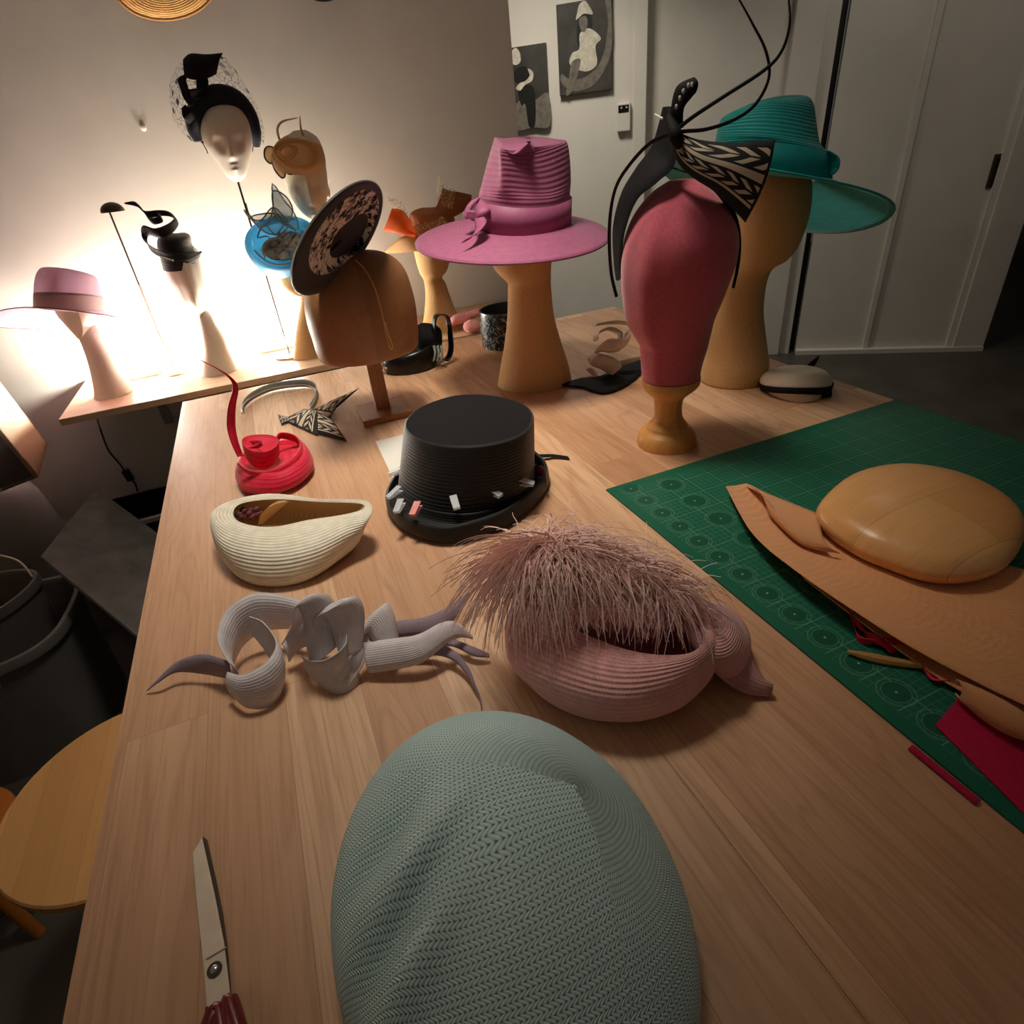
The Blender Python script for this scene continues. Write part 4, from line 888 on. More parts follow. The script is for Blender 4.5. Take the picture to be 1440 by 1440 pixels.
# black boater with clips
BH = Z(655, 692)
t = thing('black_hat', 'tall flat-topped black straw hat with a turned brim full of clips', 'hat', BH)
q = lambda x, y, d=0: F(BH, x, y, d)
def bz(pts, z): return ringN([Z(x, y, z) for x, y in pts], 6)
zt = q(656, 594).z-T
topr = [(568, 602), (580, 617), (610, 628), (656, 631), (705, 625), (738, 612), (751, 592), (744, 575), (718, 563), (682, 557), (640, 558), (598, 571), (576, 586)]
tr_ = bz(topr, zt); ct = sum(tr_, Vector())/len(tr_)
def sc(ring, f, z): c = sum(ring, Vector())/len(ring); return [Vector((c.x+(p.x-c.x)*f, c.y+(p.y-c.y)*f, T+z)) for p in ring]
lowr = [(560, 688), (580, 708), (612, 720), (655, 724), (700, 715), (738, 697), (752, 672), (744, 650), (718, 636), (682, 630), (640, 632), (596, 648), (570, 668)]
lr = bz(lowr, .030)
mid = lambda f: [a.lerp(b, f) for a, b in zip(lr, tr_)]
rings = [lr, mid(.33), mid(.66), mid(.93), sc(tr_, .995, zt+.002), sc(tr_, .96, zt+.0045)]
mb = MB(); surf(mb, rings, 4, cap0=False, cap1=False, vr=1); obj('crown', mb, M['blackstraw'], t, auto=70)
mb = MB(); surf(mb, [sc(tr_, .96, zt+.0045), sc(tr_, .85, zt+.004), sc(tr_, .4, zt+.0025), sc(tr_, .02, zt+.0025)], 3, cap0=False); obj('crown_top', mb, M['black'], t)
outr = [(545, 698), (556, 724), (585, 742), (625, 750), (668, 742), (712, 726), (748, 700), (768, 672), (764, 652), (738, 634), (690, 628), (620, 636), (568, 664)]
o1 = bz(outr, .024); oc = sum(o1, Vector())/len(o1)
mb = MB(); surf(mb, [sc(lr, .99, .032), sc(lr, 1.05, .012), [a.lerp(b, .6)+UP*(-.016) for a, b in zip(lr, o1)], [Vector((p.x, p.y, T+.006)) for p in o1], sc(o1, 1.015, .020), sc(o1, 1.0, .034), sc(o1, .97, .036)], 4, cap0=False, cap1=False); obj('brim', mb, M['blackstraw'], t, solid=.003)
mb = MB(); mb.ribbon([Z(745, 640, .012), Z(760, 641, .010), Z(780, 641, .006), Z(800, 644, .004)], .006, Vector((.1, 1, .15))); obj('ribbon_tail', mb, M['black'], t, solid=.0012)
mb = MB(); mb.ribbon([Z(752, 662, .04), Z(762, 662, .045), Z(766, 668, .04), (Z(768, 680, .03))], .010, Vector((.2, .2, 1))); obj('printed_lining', mb, NT('lining_print').m if False else M['roseinner'], t, solid=.001)
lab = ['clear clip on the black hat brim, {}'.format(s) for s in ('topmost at the left', 'second down at the left edge', 'at the left bend with a pale spring', 'reddish one on the front left', 'at the centre front', 'to the right of the centre one', 'rightmost, just under the crown')]
for i, (x, y, an, ti) in enumerate([(557, 663, .5, 1), (554, 693, .2, 1), (561, 712, -.7, 1), (584, 716, .9, 1), (640, 707, .9, 1.0), (695, 692, 1.2, 1), (739, 678, 1.35, 1)]):
    c = Z(x, y, .056 if i < 4 else .062); v = Vector((c.x-oc.x, c.y-oc.y, 0)).normalized(); s_ = Vector((-v.y, v.x, 0)); v = (v*.8+UP*-.15+s_*(.5-an*.2)).normalized(); n_ = s_.cross(v).normalized(); s_ = v.cross(n_)
    k = thing('sewing_clip', lab[i], 'clip', c, 'clear sewing clips on the black hat')
    for sg in (1, -1):
        mb = MB(); mb.prism([c-v*.016-s_*.0065+n_*(.005*sg), c-v*.016+s_*.0065+n_*(.005*sg), c+v*.016+s_*.006+n_*(.002*sg), c+v*.016-s_*.006+n_*(.002*sg)], n_*.0015); obj('jaw', mb, M['clear'] if i != 3 else M['pinksoft'], k, smooth=False)
    mb = MB(); mb.prism([c-v*.005-s_*.005+n_*.0068, c-v*.005+s_*.005+n_*.0068, c+v*.004+s_*.005+n_*.0068, c+v*.004-s_*.005+n_*.0068], n_*.0012); obj('spring', mb, M['silver'], k, smooth=False)
mb = MB(); mb.prism([Z(528, 621), Z(566, 701), Z(640, 680), Z(602, 603)], UP*.0006)
tag(obj('paper_sheet', mb, M['paper'], base=Z(560, 650), smooth=False), 'white paper sheet under the left side of the black hat', 'paper')

# raspberry cocktail hat
BF = Z(388, 670)
t = thing('coiled_cocktail_hat', 'raspberry red coiled straw cocktail hat with one tall upright quill', 'hat', BF)
q = lambda x, y, d=0: F(BF, x, y, d)
bz = lambda pts, z: ringN([Z(x, y, z) for x, y in pts], 6)
b0 = bz([(340, 692), (362, 696), (388, 695), (415, 685), (435, 666), (430, 650), (400, 645), (365, 652), (342, 672)], .0)
b1 = bz([(331, 672), (345, 688), (388, 690), (422, 677), (441, 655), (432, 636), (400, 634), (362, 640), (336, 656)], .018)
b2 = bz([(333, 655), (348, 668), (388, 672), (418, 659), (435, 640), (424, 620), (398, 620), (364, 626), (340, 640)], .042)
b3 = sc(b2, .86, .048); b4 = sc(b2, .7, .036); b5 = sc(b2, .02, .034)
mb = MB(); surf(mb, [b0, b1, b2, b3, b4, b5], 4); obj('base_coil', mb, M['red'], t)
mb = MB(); mb.ribbon([q(335, 652, -.04), q(352, 664, -.06), q(380, 666, -.07), q(408, 654, -.05), q(424, 634, .0), q(416, 618, .04), q(395, 613, .05), q(388, 622, .03)], [.004, .008, .010, .011, .012, .011, .008, .003], [Vector((0, -.2, 1))]*8, bow=.3); obj('swirl', mb, M['red'], t, solid=.003)
c1 = ringE(q(343, 634, .0), q(368, 660, -.035), q(393, 638, 0), q(372, 632, .03), 40); c2 = ringE(q(340, 622, -.0), q(368, 638, -.04), q(392, 620, 0), q(364, 612, .03), 40)
c3 = sc(c2, .9, (c2[0].z-T)); c3 = [c2[i].lerp(sum(c2, Vector())/40, .12)-UP*.002 for i in range(40)]; c4 = [p.lerp(sum(c3, Vector())/40, .6)-UP*.006 for p in c3]; c5 = [p.lerp(sum(c3, Vector())/40, .97)-UP*.008 for p in c3]
mb = MB(); surf(mb, [c1, c2, c3, c4, c5], 4, cap0=False); obj('inner_coil', mb, M['red'], t)
mb = MB(); mb.ribbon([q(342, 630, -.01), q(352, 622, .01), q(368, 622, -.03), q(362, 628, -.03), q(350, 630, -.03)], [.002, .004, .005, .004, .001], Vector((0, 0, 1)), bow=.3); obj('fold', mb, M['red'], t, solid=.002)
mb = MB(); mb.ribbon([q(338, 642, -.02), q(330, 622, -.01), q(325, 600, 0), q(326, 572, .0), q(331, 548, .0), q(327, 535, 0), q(310, 521, .01), q(281, 506, .03)], [.007, .008, .009, .008, .006, .004, .002, .0012], Vector((1, -.4, -.1)), bow=.35); obj('quill', mb, M['redplain'], t, solid=.0012)
mb = MB(); mb.tube([q(334, 641, -.02), q(342, 640, -.03)], .0025, 6, 2); obj('quill_pin', mb, M['redplain'], t)

# grey headband and spiky patterned bow
t = thing('grey_headband', 'grey ribbon headband lying on its side on the bench', 'headband', Z(395, 555))
mb = MB(); pts = [(342, 578), (343, 568), (356, 556), (380, 545), (408, 540), (432, 539), (445, 545), (445, 558), (437, 573)]
mb.ribbon([Z(x, y, .013) for x, y in pts], [.008, .009, .011, .012, .012, .012, .012, .012, .010], [Vector((0, 0, 1))]*len(pts), bow=.1); obj('band', mb, M['greyband'], t, solid=.002)
mb = MB(); mb.ribbon([Z(x-2, y+3, .020) for x, y in pts], .0018, [Vector((0, 0, 1))]*len(pts)); obj('seam', mb, M['lightplastic'], t, solid=.002)
t = thing('spiky_bow', 'spiky black and ivory patterned fabric bow beside the grey headband', 'bow', Z(445, 595))
q = lambda x, y, z: Z(x, y, z)
def tri(name, pts, mat): 
    a, b, c_, d_ = [Z(*p) for p in pts]; mb = MB(); mb.grid([[a.lerp(b, i/10).lerp(d_.lerp(c_, i/10), j/8)+UP*.006*math.sin(PI*i/10)*math.sin(PI*j/8) for i in range(11)] for j in range(9)]); return obj(name, mb, mat, t, solid=.0012)
tri('panel', [(398, 590, .004), (428, 575, .018), (447, 578, .024), (447, 612, .006)], M['patternsmall'])
tri('panel', [(436, 574, .022), (466, 588, .018), (488, 621, .003), (440, 608, .004)], M['patternsmall'])
tri('spike', [(440, 576, .020), (470, 562, .020), (505, 546, .014), (466, 580, .016)], M['patternsmall'])
tri('spike', [(470, 566, .020), (473, 573, .016), (465, 589, .006), (462, 586, .010)], M['patternsmall'])
tri('spike', [(391, 583, .006), (404, 586, .010), (410, 592, .004), (396, 598, .003)], M['patternsmall'])

# ivory straw hat
t = thing('ivory_hat', 'ivory straw turban hat lying open side up next to the raspberry hat', 'hat', Z(400, 790))
bz = lambda pts, z: ringN([Z(x, y, z) for x, y in pts], 6)
r_bot = bz([(322, 795), (345, 818), (385, 826), (430, 818), (468, 795), (492, 772), (470, 745), (430, 740), (380, 742), (335, 760)], .0)
r_lo = bz([(306, 775), (335, 806), (384, 816), (440, 805), (482, 780), (506, 758), (490, 728), (430, 720), (365, 722), (315, 745)], .022)
r_mid = bz([(296, 742), (318, 772), (378, 784), (440, 774), (488, 752), (515, 738), (508, 712), (440, 705), (365, 700), (305, 718)], .055)
r_up = bz([(300, 727), (324, 748), (378, 758), (436, 748), (486, 730), (521, 724), (514, 704), (450, 702), (380, 694), (320, 706)], .068)
r_in = bz([(328, 722), (340, 735), (382, 741), (434, 731), (480, 724), (510, 716), (505, 708), (450, 706), (388, 702), (340, 708)], .066)
r_in2 = bz([(326, 730), (338, 752), (382, 762), (434, 752), (470, 742), (490, 734), (480, 722), (440, 718), (385, 716), (335, 722)], .03)
r_in3 = bz([(370, 745), (380, 752), (400, 754), (420, 750), (440, 745), (445, 740), (435, 736), (420, 734), (400, 734), (380, 738)], .012)
mb = MB(); surf(mb, [r_bot, r_lo, r_mid, r_up, r_in], 5, cap1=False, vr=1.0); obj('straw_body', mb, M['ivory'], t, auto=80)
mb = MB(); surf(mb, [r_in, r_in2, r_in3], 4, cap0=False); obj('lining', mb, M['beige'], t)
mb = MB(); random.seed(3)
for k in range(16): c = Z(336+k*2.2+random.uniform(-3, 3), 722+random.uniform(-6, 8), .050); mb.ellipsoid(c, Vector((.006, 0, .002)), Vector((0, .005, 0)), Vector((0, 0, .005)), 8, 6)
obj('inner_trim', mb, M['roseinner'], t)
mb = MB(); mb.ribbon([Z(366, 738, .045), Z(378, 722, .075), Z(392, 710, .095), Z(404, 706, .1)], [.003, .014, .014, .003], Vector((1, .3, -.2)), bow=.4); obj('leaf', mb, M['tansin'], t, solid=.001)

# lilac twisted ribbons
t = thing('lilac_ribbon_headpiece', 'lilac headpiece of twisted stiff ribbon loops with pointed tails', 'headpiece', Z(450, 920))
def rib(name, pts, ws, dirs, mat='lilac', bow=.25, k=8):
    mb = MB(); mb.ribbon([Z(x, y-(6 if z > .03 else 0), z*1.25+.002) for x, y, z in pts], [w_*1.28 if name == 'loop' else w_ for w_ in ws], dirs, k=k, bow=bow); return obj(name, mb, M[mat], t, solid=.0014)
V = Vector
rib('tail', [(207, 971, .002), (224, 956, .012), (249, 938, .018), (285, 934, .020), (315, 940, .022), (330, 946, .02)], [.0012, .0035, .007, .015, .020, .020], [V((.5, .8, .3)), V((.3, .8, .5)), V((.2, .6, .8)), V((.1, .3, 1)), V((0, 0, 1)), V((0, 0, 1))], 'lilacdark')
rib('loop', [(330, 952, .022), (316, 922, .030), (330, 890, .038), (362, 868, .045), (400, 866, .045), (440, 872, .045)], [.018, .023, .024, .024, .022, .016], V((0, .2, 1)))
rib('loop', [(322, 960, .02), (345, 972, .022), (378, 962, .022), (392, 935, .025), (374, 905, .040), (352, 885, .045)], [.012, .018, .024, .024, .018, .010], V((.2, .3, 1)))
rib('loop', [(405, 900, .030), (420, 880, .055), (424, 860, .085), (430, 850, .095), (444, 858, .085), (452, 885, .060), (458, 920, .030)], [.008, .009, .009, .010, .016, .020, .018], [V((1, .2, .3))]*7)
rib('loop', [(402, 920, .020), (418, 894, .030), (450, 884, .038), (485, 900, .035), (496, 930, .025), (470, 952, .020), (440, 945, .018), (425, 930, .02)], [.010, .016, .022, .024, .024, .022, .014, .008], V((0, .2, 1)))
rib('loop', [(455, 900, .040), (462, 868, .075), (478, 858, .080), (490, 880, .060), (494, 920, .030)], [.010, .016, .018, .018, .012], V((1, .1, .2)))
rib('loop', [(500, 950, .012), (510, 905, .035), (528, 875, .050), (540, 890, .040), (552, 915, .02)], [.014, .020, .018, .018, .012], V((.8, .4, .5)))
rib('tail', [(520, 900, .030), (560, 885, .030), (600, 880, .028), (635, 862, .026), (660, 834, .020)], [.010, .011, .012, .010, .003], [V((0, .7, .6))]*5, 'lilacdark')
rib('tail', [(515, 925, .020), (550, 920, .024), (590, 912, .028), (625, 896, .034), (645, 886, .030), (664, 896, .016)], [.020, .020, .018, .014, .010, .003], [V((.1, .6, .6))]*6)
rib('tail', [(560, 905, .014), (610, 898, .014), (640, 905, .012), (665, 916, .010), (688, 922, .006)], [.008, .008, .006, .007, .003], [V((.2, .8, .3))]*5, 'lilacdark')
rib('tail', [(560, 918, .010), (605, 912, .014), (638, 922, .014), (658, 944, .010), (668, 966, .006), (676, 984, .003), (677, 1012, .002)], [.008, .008, .006, .005, .003, .0012, .0006], [V((.5, .6, .5))]*7, 'lilacdark')

# rose straw hat with ostrich feather
t = thing('feathered_hat', 'rose pink straw beret hat covered in wispy pink ostrich feathers', 'hat', Z(870, 920))
r_bot = bz([(745, 930), (775, 985), (830, 1012), (895, 1012), (950, 990), (990, 960), (985, 900), (930, 850), (850, 830), (775, 860)], .0)
r_lo = bz([(722, 915), (748, 968), (800, 1000), (862, 1014), (920, 1010), (972, 985), (1005, 935), (985, 865), (900, 815), (800, 810), (735, 850)][:10], .028)
r_mid = bz([(712, 885), (728, 935), (795, 968), (870, 984), (935, 974), (990, 945), (1012, 905), (970, 830), (870, 790), (760, 810)], .066)
r_up = bz([(715, 862), (745, 886), (800, 918), (868, 938), (935, 936), (985, 920), (1002, 880), (950, 815), (860, 782), (765, 800)], .088)
r_in = bz([(735, 848), (768, 862), (815, 888), (880, 913), (938, 921), (978, 914), (985, 885), (940, 826), (860, 798), (775, 810)], .086)
r_in2 = bz([(745, 862), (775, 882), (820, 905), (880, 925), (930, 928), (962, 920), (965, 895), (925, 850), (860, 825), (785, 835)], .045)
r_in3 = bz([(840, 870), (850, 880), (860, 885), (875, 888), (890, 885), (895, 878), (885, 868), (875, 864), (860, 862), (848, 864)], .03)
mb = MB(); surf(mb, [r_bot, r_lo, r_mid, r_up, r_in], 5, cap1=False); obj('straw_body', mb, M['rose'], t, auto=80)
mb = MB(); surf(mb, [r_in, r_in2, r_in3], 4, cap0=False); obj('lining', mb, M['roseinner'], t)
# second lobe and its pointed tail on the right
w0 = bz([(1000, 930), (1012, 952), (1035, 950), (1050, 925), (1045, 895), (1020, 870), (995, 868), (985, 890)], .004)
w1 = bz([(985, 920), (1010, 948), (1040, 945), (1056, 915), (1050, 880), (1022, 852), (985, 850), (970, 880)], .040)
w2 = bz([(975, 908), (1005, 926), (1030, 920), (1042, 895), (1032, 868), (1005, 848), (975, 848), (962, 875)], .072)
w3 = sc(w2, .6, .084); w4 = sc(w2, .02, .088)
mb = MB(); surf(mb, [w0, w1, w2, w3, w4], 4); obj('side_lobe', mb, M['rose'], t)
a = [(1006, 948, .030), (1032, 968, .016), (1058, 977, .008), (1084, 978, .004)]; b = [(1054, 912, .036), (1063, 938, .022), (1074, 956, .010), (1085, 972, .005)]
mb = MB(); la = spline([list(Z(*p)) for p in a], 6); lb = spline([list(Z(*p)) for p in b], 6)
rows = [[Vector(x).lerp(Vector(y), j/8)+UP*(.014*math.sin(PI*j/8)) for x, y in zip(la, lb)] for j in range(9)]
mb.grid(rows, vr=.4); obj('pointed_tail', mb, M['rose'], t, solid=.003)
mb = MB(); mb.prism([Z(743, 876, .088), Z(738, 892, .082), Z(722, 911, .066), Z(733, 893, .083)], UP*.0015+Vector((0, -.002, 0))); obj('ribbon_end', mb, M['greyband'], t, smooth=False)
# feather strands
random.seed(11)
mb = MB(); mb2 = MB()
cspine = [(735, 775, .16), (765, 762, .175), (800, 765, .175), (850, 785, .155), (900, 800, .14), (950, 830, .12)]
sp_ = [Vector(a) for a in spline([list(Z(*p)) for p in cspine], 20)]
cen = Z(860, 860, .06)
def strand(m, p0, d, ln, drop, r0, curl):
    pts = []; p = p0.copy(); v = d.normalized(); n = 9
    ax = Vector((random.gauss(0, 1), random.gauss(0, 1), random.gauss(0, .4))).normalized()
    for i in range(n):
        pts.append(p.copy()); p = p+v*(ln/n); v = (v+UP*(-drop/n)+ax*(curl*math.sin(i*1.1+p0.x*50)/n)).normalized()
        if p.z < T+.004: p.z = T+.004
    base = len(m.v); rings = []
    for i, c in enumerate(pts):
        r = r0*(1-.75*i/n); t_ = (pts[min(n-1, i+1)]-pts[max(0, i-1)]).normalized(); u = t_.orthogonal().normalized(); w_ = t_.cross(u)
        m.v.extend([c+(u*math.cos(a_)+w_*math.sin(a_))*r for a_ in (0, 2.09, 4.19)])
    for i in range(n-1):
        for j in range(3):
            j2 = (j+1) % 3; m.face((base+i*3+j, base+i*3+j2, base+i*3+3+j2, base+i*3+3+j))
for k in range(1900):
    i = int(random.random()**1.25*(len(sp_)-1)); p = sp_[i]+Vector((random.gauss(0, .008), random.gauss(0, .008), random.gauss(-.006, .006)))
    f = i/(len(sp_)-1)
    # fans out: leftwards at the left end, toward the viewer and to the right further on
    an = random.uniform(-.95*PI, .05*PI) if random.random() < .55-.2*f else random.uniform(-.85*PI, .62*PI)
    if f < .35 and random.random() < .45: an = random.uniform(-1.25*PI, -.55*PI)
    d = Vector((math.cos(an), math.sin(an), random.uniform(-.15, .40)))
    ln = random.uniform(.06, .145)*(1.15-.45*f)
    if an > .1: ln *= .75
    strand(mb, p, d, ln, random.uniform(1.0, 2.4), random.uniform(.0007, .0015), random.uniform(.2, 1.8))
for k in range(120):
    i = int(random.random()*(len(sp_)-1)); an = random.uniform(-1.2*PI, .9*PI)
    strand(mb2, sp_[i], Vector((math.cos(an), math.sin(an), random.uniform(.0, .9))), random.uniform(.06, .13), random.uniform(.8, 2.4), random.uniform(.0007, .0012), random.uniform(1.2, 3.2))
mb.v += []; off = len(mb.v); mb.v += mb2.v
for fc in mb2.f: mb.face([i+off for i in fc])
fo = obj('ostrich_feather', mb, M['feather'], t); fo['kind'] = 'stuff'

# sea green hat body in the foreground
HB = Vector((.048, .262, T))
t = HB
def dome():
    rings = []; nv, nu = 60, 140; A, B_, H = .147, .185, .105
    top = Vector((.035, .27, 0))
    for i in range(nv+1):
        s = i/nv; s2 = s*1.0
        f = math.sin(s2*PI/2*1.02)**.85 if s < 1 else 1
        rings.append((s, f))
    out = []
    for s, f in rings:
        ring = []
        for j in range(nu):
            a = 2*PI*j/nu; r = f
            x = A*r*math.cos(a); y = B_*r*math.sin(a)*(1 if math.sin(a) > 0 else 1.0)
            z = H*(math.cos(min(1, s)*PI/2)**.62)
            # soft folds on the left side
            for (ax, ay, dx, dy, wd, ln, am) in ((-.080, .052, .80, .60, .014, .052, -.018), (-.070, .012, .80, .60, .012, .05, .012), (-.092, -.016, .80, .60, .015, .055, -.018), (-.085, -.052, .8, .6, .014, .05, .013), (-.06, .09, .8, .6, .013, .04, -.005)):
                u = (x-ax)*dx+(y-ay)*dy; v = -(x-ax)*dy+(y-ay)*dx
                z += am*math.exp(-(u/ln)**2-(v/wd)**2)
            z += .003*noise.noise(Vector((x*14, y*14, 0)))*min(1, 4*(1-s))
            ring.append(Vector((HB.x+x, HB.y+y, T+max(z, .0005+.0*s) if s < 1 else T+.0005)))
        out.append(ring)
    return out
rs = dome(); mb = MB(); mb.grid(rs, True, 1, 1)
# weave directions: rows follow the outline to the right of the seam and run across to the left of it
nu = len(rs[0]); nv = len(rs)-1; ax_, ay_ = .62, .08
def flat(i, j): s_ = i/nv; a = 2*PI*j/nu; return (s_*math.cos(a), s_*1.2*math.sin(a))
sd_ = Vector((-.22, -1)).normalized(); sn_ = Vector((-sd_.y, sd_.x))
for k in range(len(mb.f)):
    i, j = divmod(k, nu); cs = [flat(i, j), flat(i, j+1), flat(i+1, j+1), flat(i+1, j)]
    m = sum((Vector(c_) for c_ in cs), Vector((0, 0)))/4-Vector((ax_-.28, ay_)); an = math.atan2(m.y, m.x)
    if m.dot(sn_) < 0 and (m.y < 0 or an > 2.55): mb.uv[k] = [((Vector(c_)-Vector((ax_, ay_))).dot(sn_)*62, (Vector(c_)-Vector((ax_, ay_))).dot(sd_)*54+(Vector(c_)-Vector((ax_, ay_))).dot(sn_)*9) for c_ in cs]
    else:
        base_a = None; us = []
        for c_ in cs:
            w_ = Vector(c_)-Vector((ax_-.28, ay_)); aa = math.atan2(w_.y, w_.x)
            if base_a is None: base_a = aa
            while aa-base_a > PI: aa -= 2*PI
            while aa-base_a < -PI: aa += 2*PI
            us.append((aa*34, w_.length*54))
        mb.uv[k] = us
tag(obj('straw_hat_body', mb, M['blue'], base=HB, solid=.002, off=-1), 'large rounded pale sea green woven straw hat body in the foreground', 'hat')

# scissors
t = thing('scissors', 'open pair of steel scissors with dark red handles, lying at the front left', 'scissors', Z(300, 1366))
zb = .006
mb = MB(); P = [Z(x, y, zb) for x, y in ((285, 1179), (272, 1201), (276, 1260), (286, 1350), (292, 1421), (310, 1428), (325, 1402), (316, 1327), (303, 1260))]; mb.prism(P, UP*.0022); obj('blade', mb, M['steel'], t, smooth=False, bevel=.0006)
mb = MB(); P = [Z(x, y, .002) for x, y in ((286, 1177), (292, 1182), (304, 1235), (314, 1285), (320, 1328), (326, 1400), (300, 1400), (296, 1340), (290, 1260))]; mb.prism(P, UP*.0022); obj('blade', mb, M['darkmetal'], t, smooth=False, bevel=.0005)
c = Z(302, 1364, zb+.0022)
mb = MB(); mb.tube([c, c+UP*.0012], .0062, 24, 2); o = obj('pivot_washer', mb, M['darkmetal'], t)
mb = MB(); mb.ellipsoid(c+UP*.0014, V((.0036, 0, 0)), V((0, .0036, 0)), UP*.0018, 20, 10); obj('pivot_screw', mb, M['silver'], o)
mb = MB(); mb.tube([Z(290, 1349, zb+.0028), Z(318, 1332, zb+.0028)], .0006, 6, 2); obj('cut_line_highlight', mb, M['silver'], t)  # silver bar drawing the highlight along the blade's cut line
for nm, pp in (('handle', [(306, 1422), (296, 1440), (280, 1490), (262, 1560), (285, 1610), (318, 1580), (318, 1500), (312, 1450)]), ('handle', [(322, 1408), (332, 1440), (352, 1500), (378, 1560), (360, 1620), (326, 1600), (330, 1520), (324, 1450)])):
    mb = MB(); mb.tube([Z(x, y, .008) for x, y in pp], [.007, .0075, .006, .006, .006, .006, .006, .007], 12, 6, closed=True); obj(nm, mb, M['handle'], t)
mb = MB(); P = [Z(x, y, .003) for x, y in ((293, 1418), (310, 1424), (326, 1398), (334, 1440), (318, 1470), (290, 1440))]; mb.prism(P, UP*.008); obj('handle_root', mb, M['handle'], t, smooth=False, bevel=.002)

# black turban behind the wooden block
BU = Z(585, 515)
t = thing('black_turban', 'black turban headpiece with a standing loop, behind the wooden block', 'headpiece', BU)
q = lambda x, y, d=0: F(BU, x, y, d)
hR = .085
e = lambda l, f, r, b, R=hR: ringE(q(*l), q(*f, -R), q(*r), q(*b, R), 48)
mb = MB(); surf(mb, [e((542, 524), (580, 534), (612, 514), (578, 512), .07), e((537, 512), (578, 524), (618, 500), (580, 498), .085), e((536, 502), (576, 506), (622, 486), (585, 482), .085), e((545, 496), (578, 496), (616, 476), (588, 474), .07), e((555, 503), (578, 503), (608, 486), (588, 486), .05), e((575, 500), (580, 501), (588, 497), (582, 497), .01)], 5); obj('turban', mb, M['blacksat'], t)
mb = MB(); surf(mb, [e((586, 486), (604, 492), (622, 480), (600, 474), .03), e((584, 468), (600, 478), (620, 464), (596, 456), .03), e((590, 458), (598, 466), (608, 460), (597, 454), .015)], 4); obj('rear_knot', mb, M['black'], t)
mb = MB(); mb.ribbon([q(612, 484, -.02), q(610, 462, -.02), q(612, 446, -.02), q(620, 442, -.02), q(629, 447, -.02), q(633, 470, -.02), q(634, 492, -.02), q(628, 506, -.03), q(618, 504, -.05)], [.010, .010, .010, .010, .011, .012, .012, .012, .008], V((.35, -1, 0))); obj('standing_loop', mb, M['blacksat'], t, solid=.004)
for k in range(3): mb = MB(); mb.ribbon([q(610+k*5, 486, -.05), q(612+k*5, 496, -.07), q(610+k*5, 508, -.08)], .004, V((1, 0, .2))); obj('pleat', mb, M['greyband'], t, solid=.001)
mb = MB(); random.seed(5)
for k in range(26): c = q(538+random.uniform(-3, 6), 494+random.uniform(0, 26), -.045+random.uniform(-.02, .01)); mb.ellipsoid(c, V((.003, 0, 0)), V((0, .003, 0)), V((0, 0, .003)), 6, 4)
obj('sequins', mb, M['silver'], t)

# mug
BG = Z(711, 484)
t = thing('mug', 'dark enamel mug with a pale cloudy pattern, partly behind the mauve fedora stand', 'mug', BG)
q = lambda x, y, d=0: F(BG, x, y, d)
rg = sil(BG, [(680, 484, 743, 484), (678, 482, 745, 482), (675, 460, 748, 460), (673, 436, 751, 436), (673, 433, 751, 433)], 1, n=48, k=3)
rin = [sc(rg[-1], f, z-T) for f, z in ((.95, rg[-1][0].z+.001), (.93, rg[-1][0].z-.004), (.90, BG.z+.012), (.2, BG.z+.010))]
mb = MB(); mb.loft(rg, True, False); obj('body', mb, M['cloud'], t)
mb = MB(); mb.loft([rg[-1]]+rin, False, True); obj('inside', mb, M['blackplastic'], t)
mb = MB(); hx = F(BG, 751, 455); mb.tube([F(BG, 749, 442, .0), F(BG, 765, 444), F(BG, 768, 460), F(BG, 748, 472)], .004, 8, 6); obj('handle', mb, M['cloud'], t)

# pink plush things on the shelf
Bq = Z(652, 466, SH)
q = lambda x, y, d=0: F(Bq, x, y, d)
mb = MB(); mb.tube([q(632, 458, .02), q(640, 450, .02), q(655, 446, .02), q(672, 440, .02), q(690, 436, .03)], [.010, .022, .020, .018, .014], 16, 8, flat=.8)
mb.tube([q(634, 449, .04), q(650, 442, .04), q(672, 435, .04)], [.008, .012, .008], 12, 6)
tag(obj('fabric_roll', mb, M['pinksoft'], base=q(655, 455)), 'long soft pink fabric roll on the shelf, left of the mug', 'fabric')
c = q(664, 459, -.03); mb = MB(); mb.ellipsoid(c, V((.032, -.012, 0)), V((.01, .03, 0)), V((0, 0, .024)), 24, 14)
tag(obj('plush_ball', mb, M['pinksoft'], base=c), 'small round pale pink plush ball in front of the pink fabric roll', 'ball')

# white ribbon loops and black cloth
BW = Z(865, 520)
t = thing('white_ribbon_bow', 'crumpled white fabric ribbon loops between the fedora and the rose head', 'bow', BW)
q = lambda x, y, d=0: F(BW, x, y, d)
for pp, ws, dd_ in (([(836, 456, .0), (860, 452, .01), (885, 454, .0), (900, 458, 0)], [.014, .02, .02, .014], V((.1, -1, .3))),
    ([(838, 478, -.02), (840, 468, .0), (856, 462, .02), (872, 470, .0), (868, 486, -.03), (850, 490, -.03)], [.012, .014, .012, .012, .014, .012], V((.2, -.8, .5))),
    ([(838, 494, -.02), (850, 486, -.04), (866, 486, -.05), (880, 480, -.04), (884, 460, -.02)], [.012, .020, .022, .022, .02], V((.5, -.3, 1))),
    ([(832, 500, -.02), (840, 506, -.05), (856, 512, -.05), (866, 524, -.06), (846, 536, -.07)], [.014, .022, .024, .02, .01], V((.8, -.2, .6))),
    ([(828, 518, -.03), (838, 528, -.04), (846, 540, -.05)], [.010, .008, .003], V((1, -.2, .2))),
    ([(866, 512, -.03), (884, 508, -.02), (905, 500, 0)], [.012, .014, .010], V((.2, -.6, .8)))):
    mb = MB(); mb.ribbon([q(*p) for p in pp], ws, dd_, bow=.35); obj('loop', mb, M['whitecloth'], t, solid=.0015)
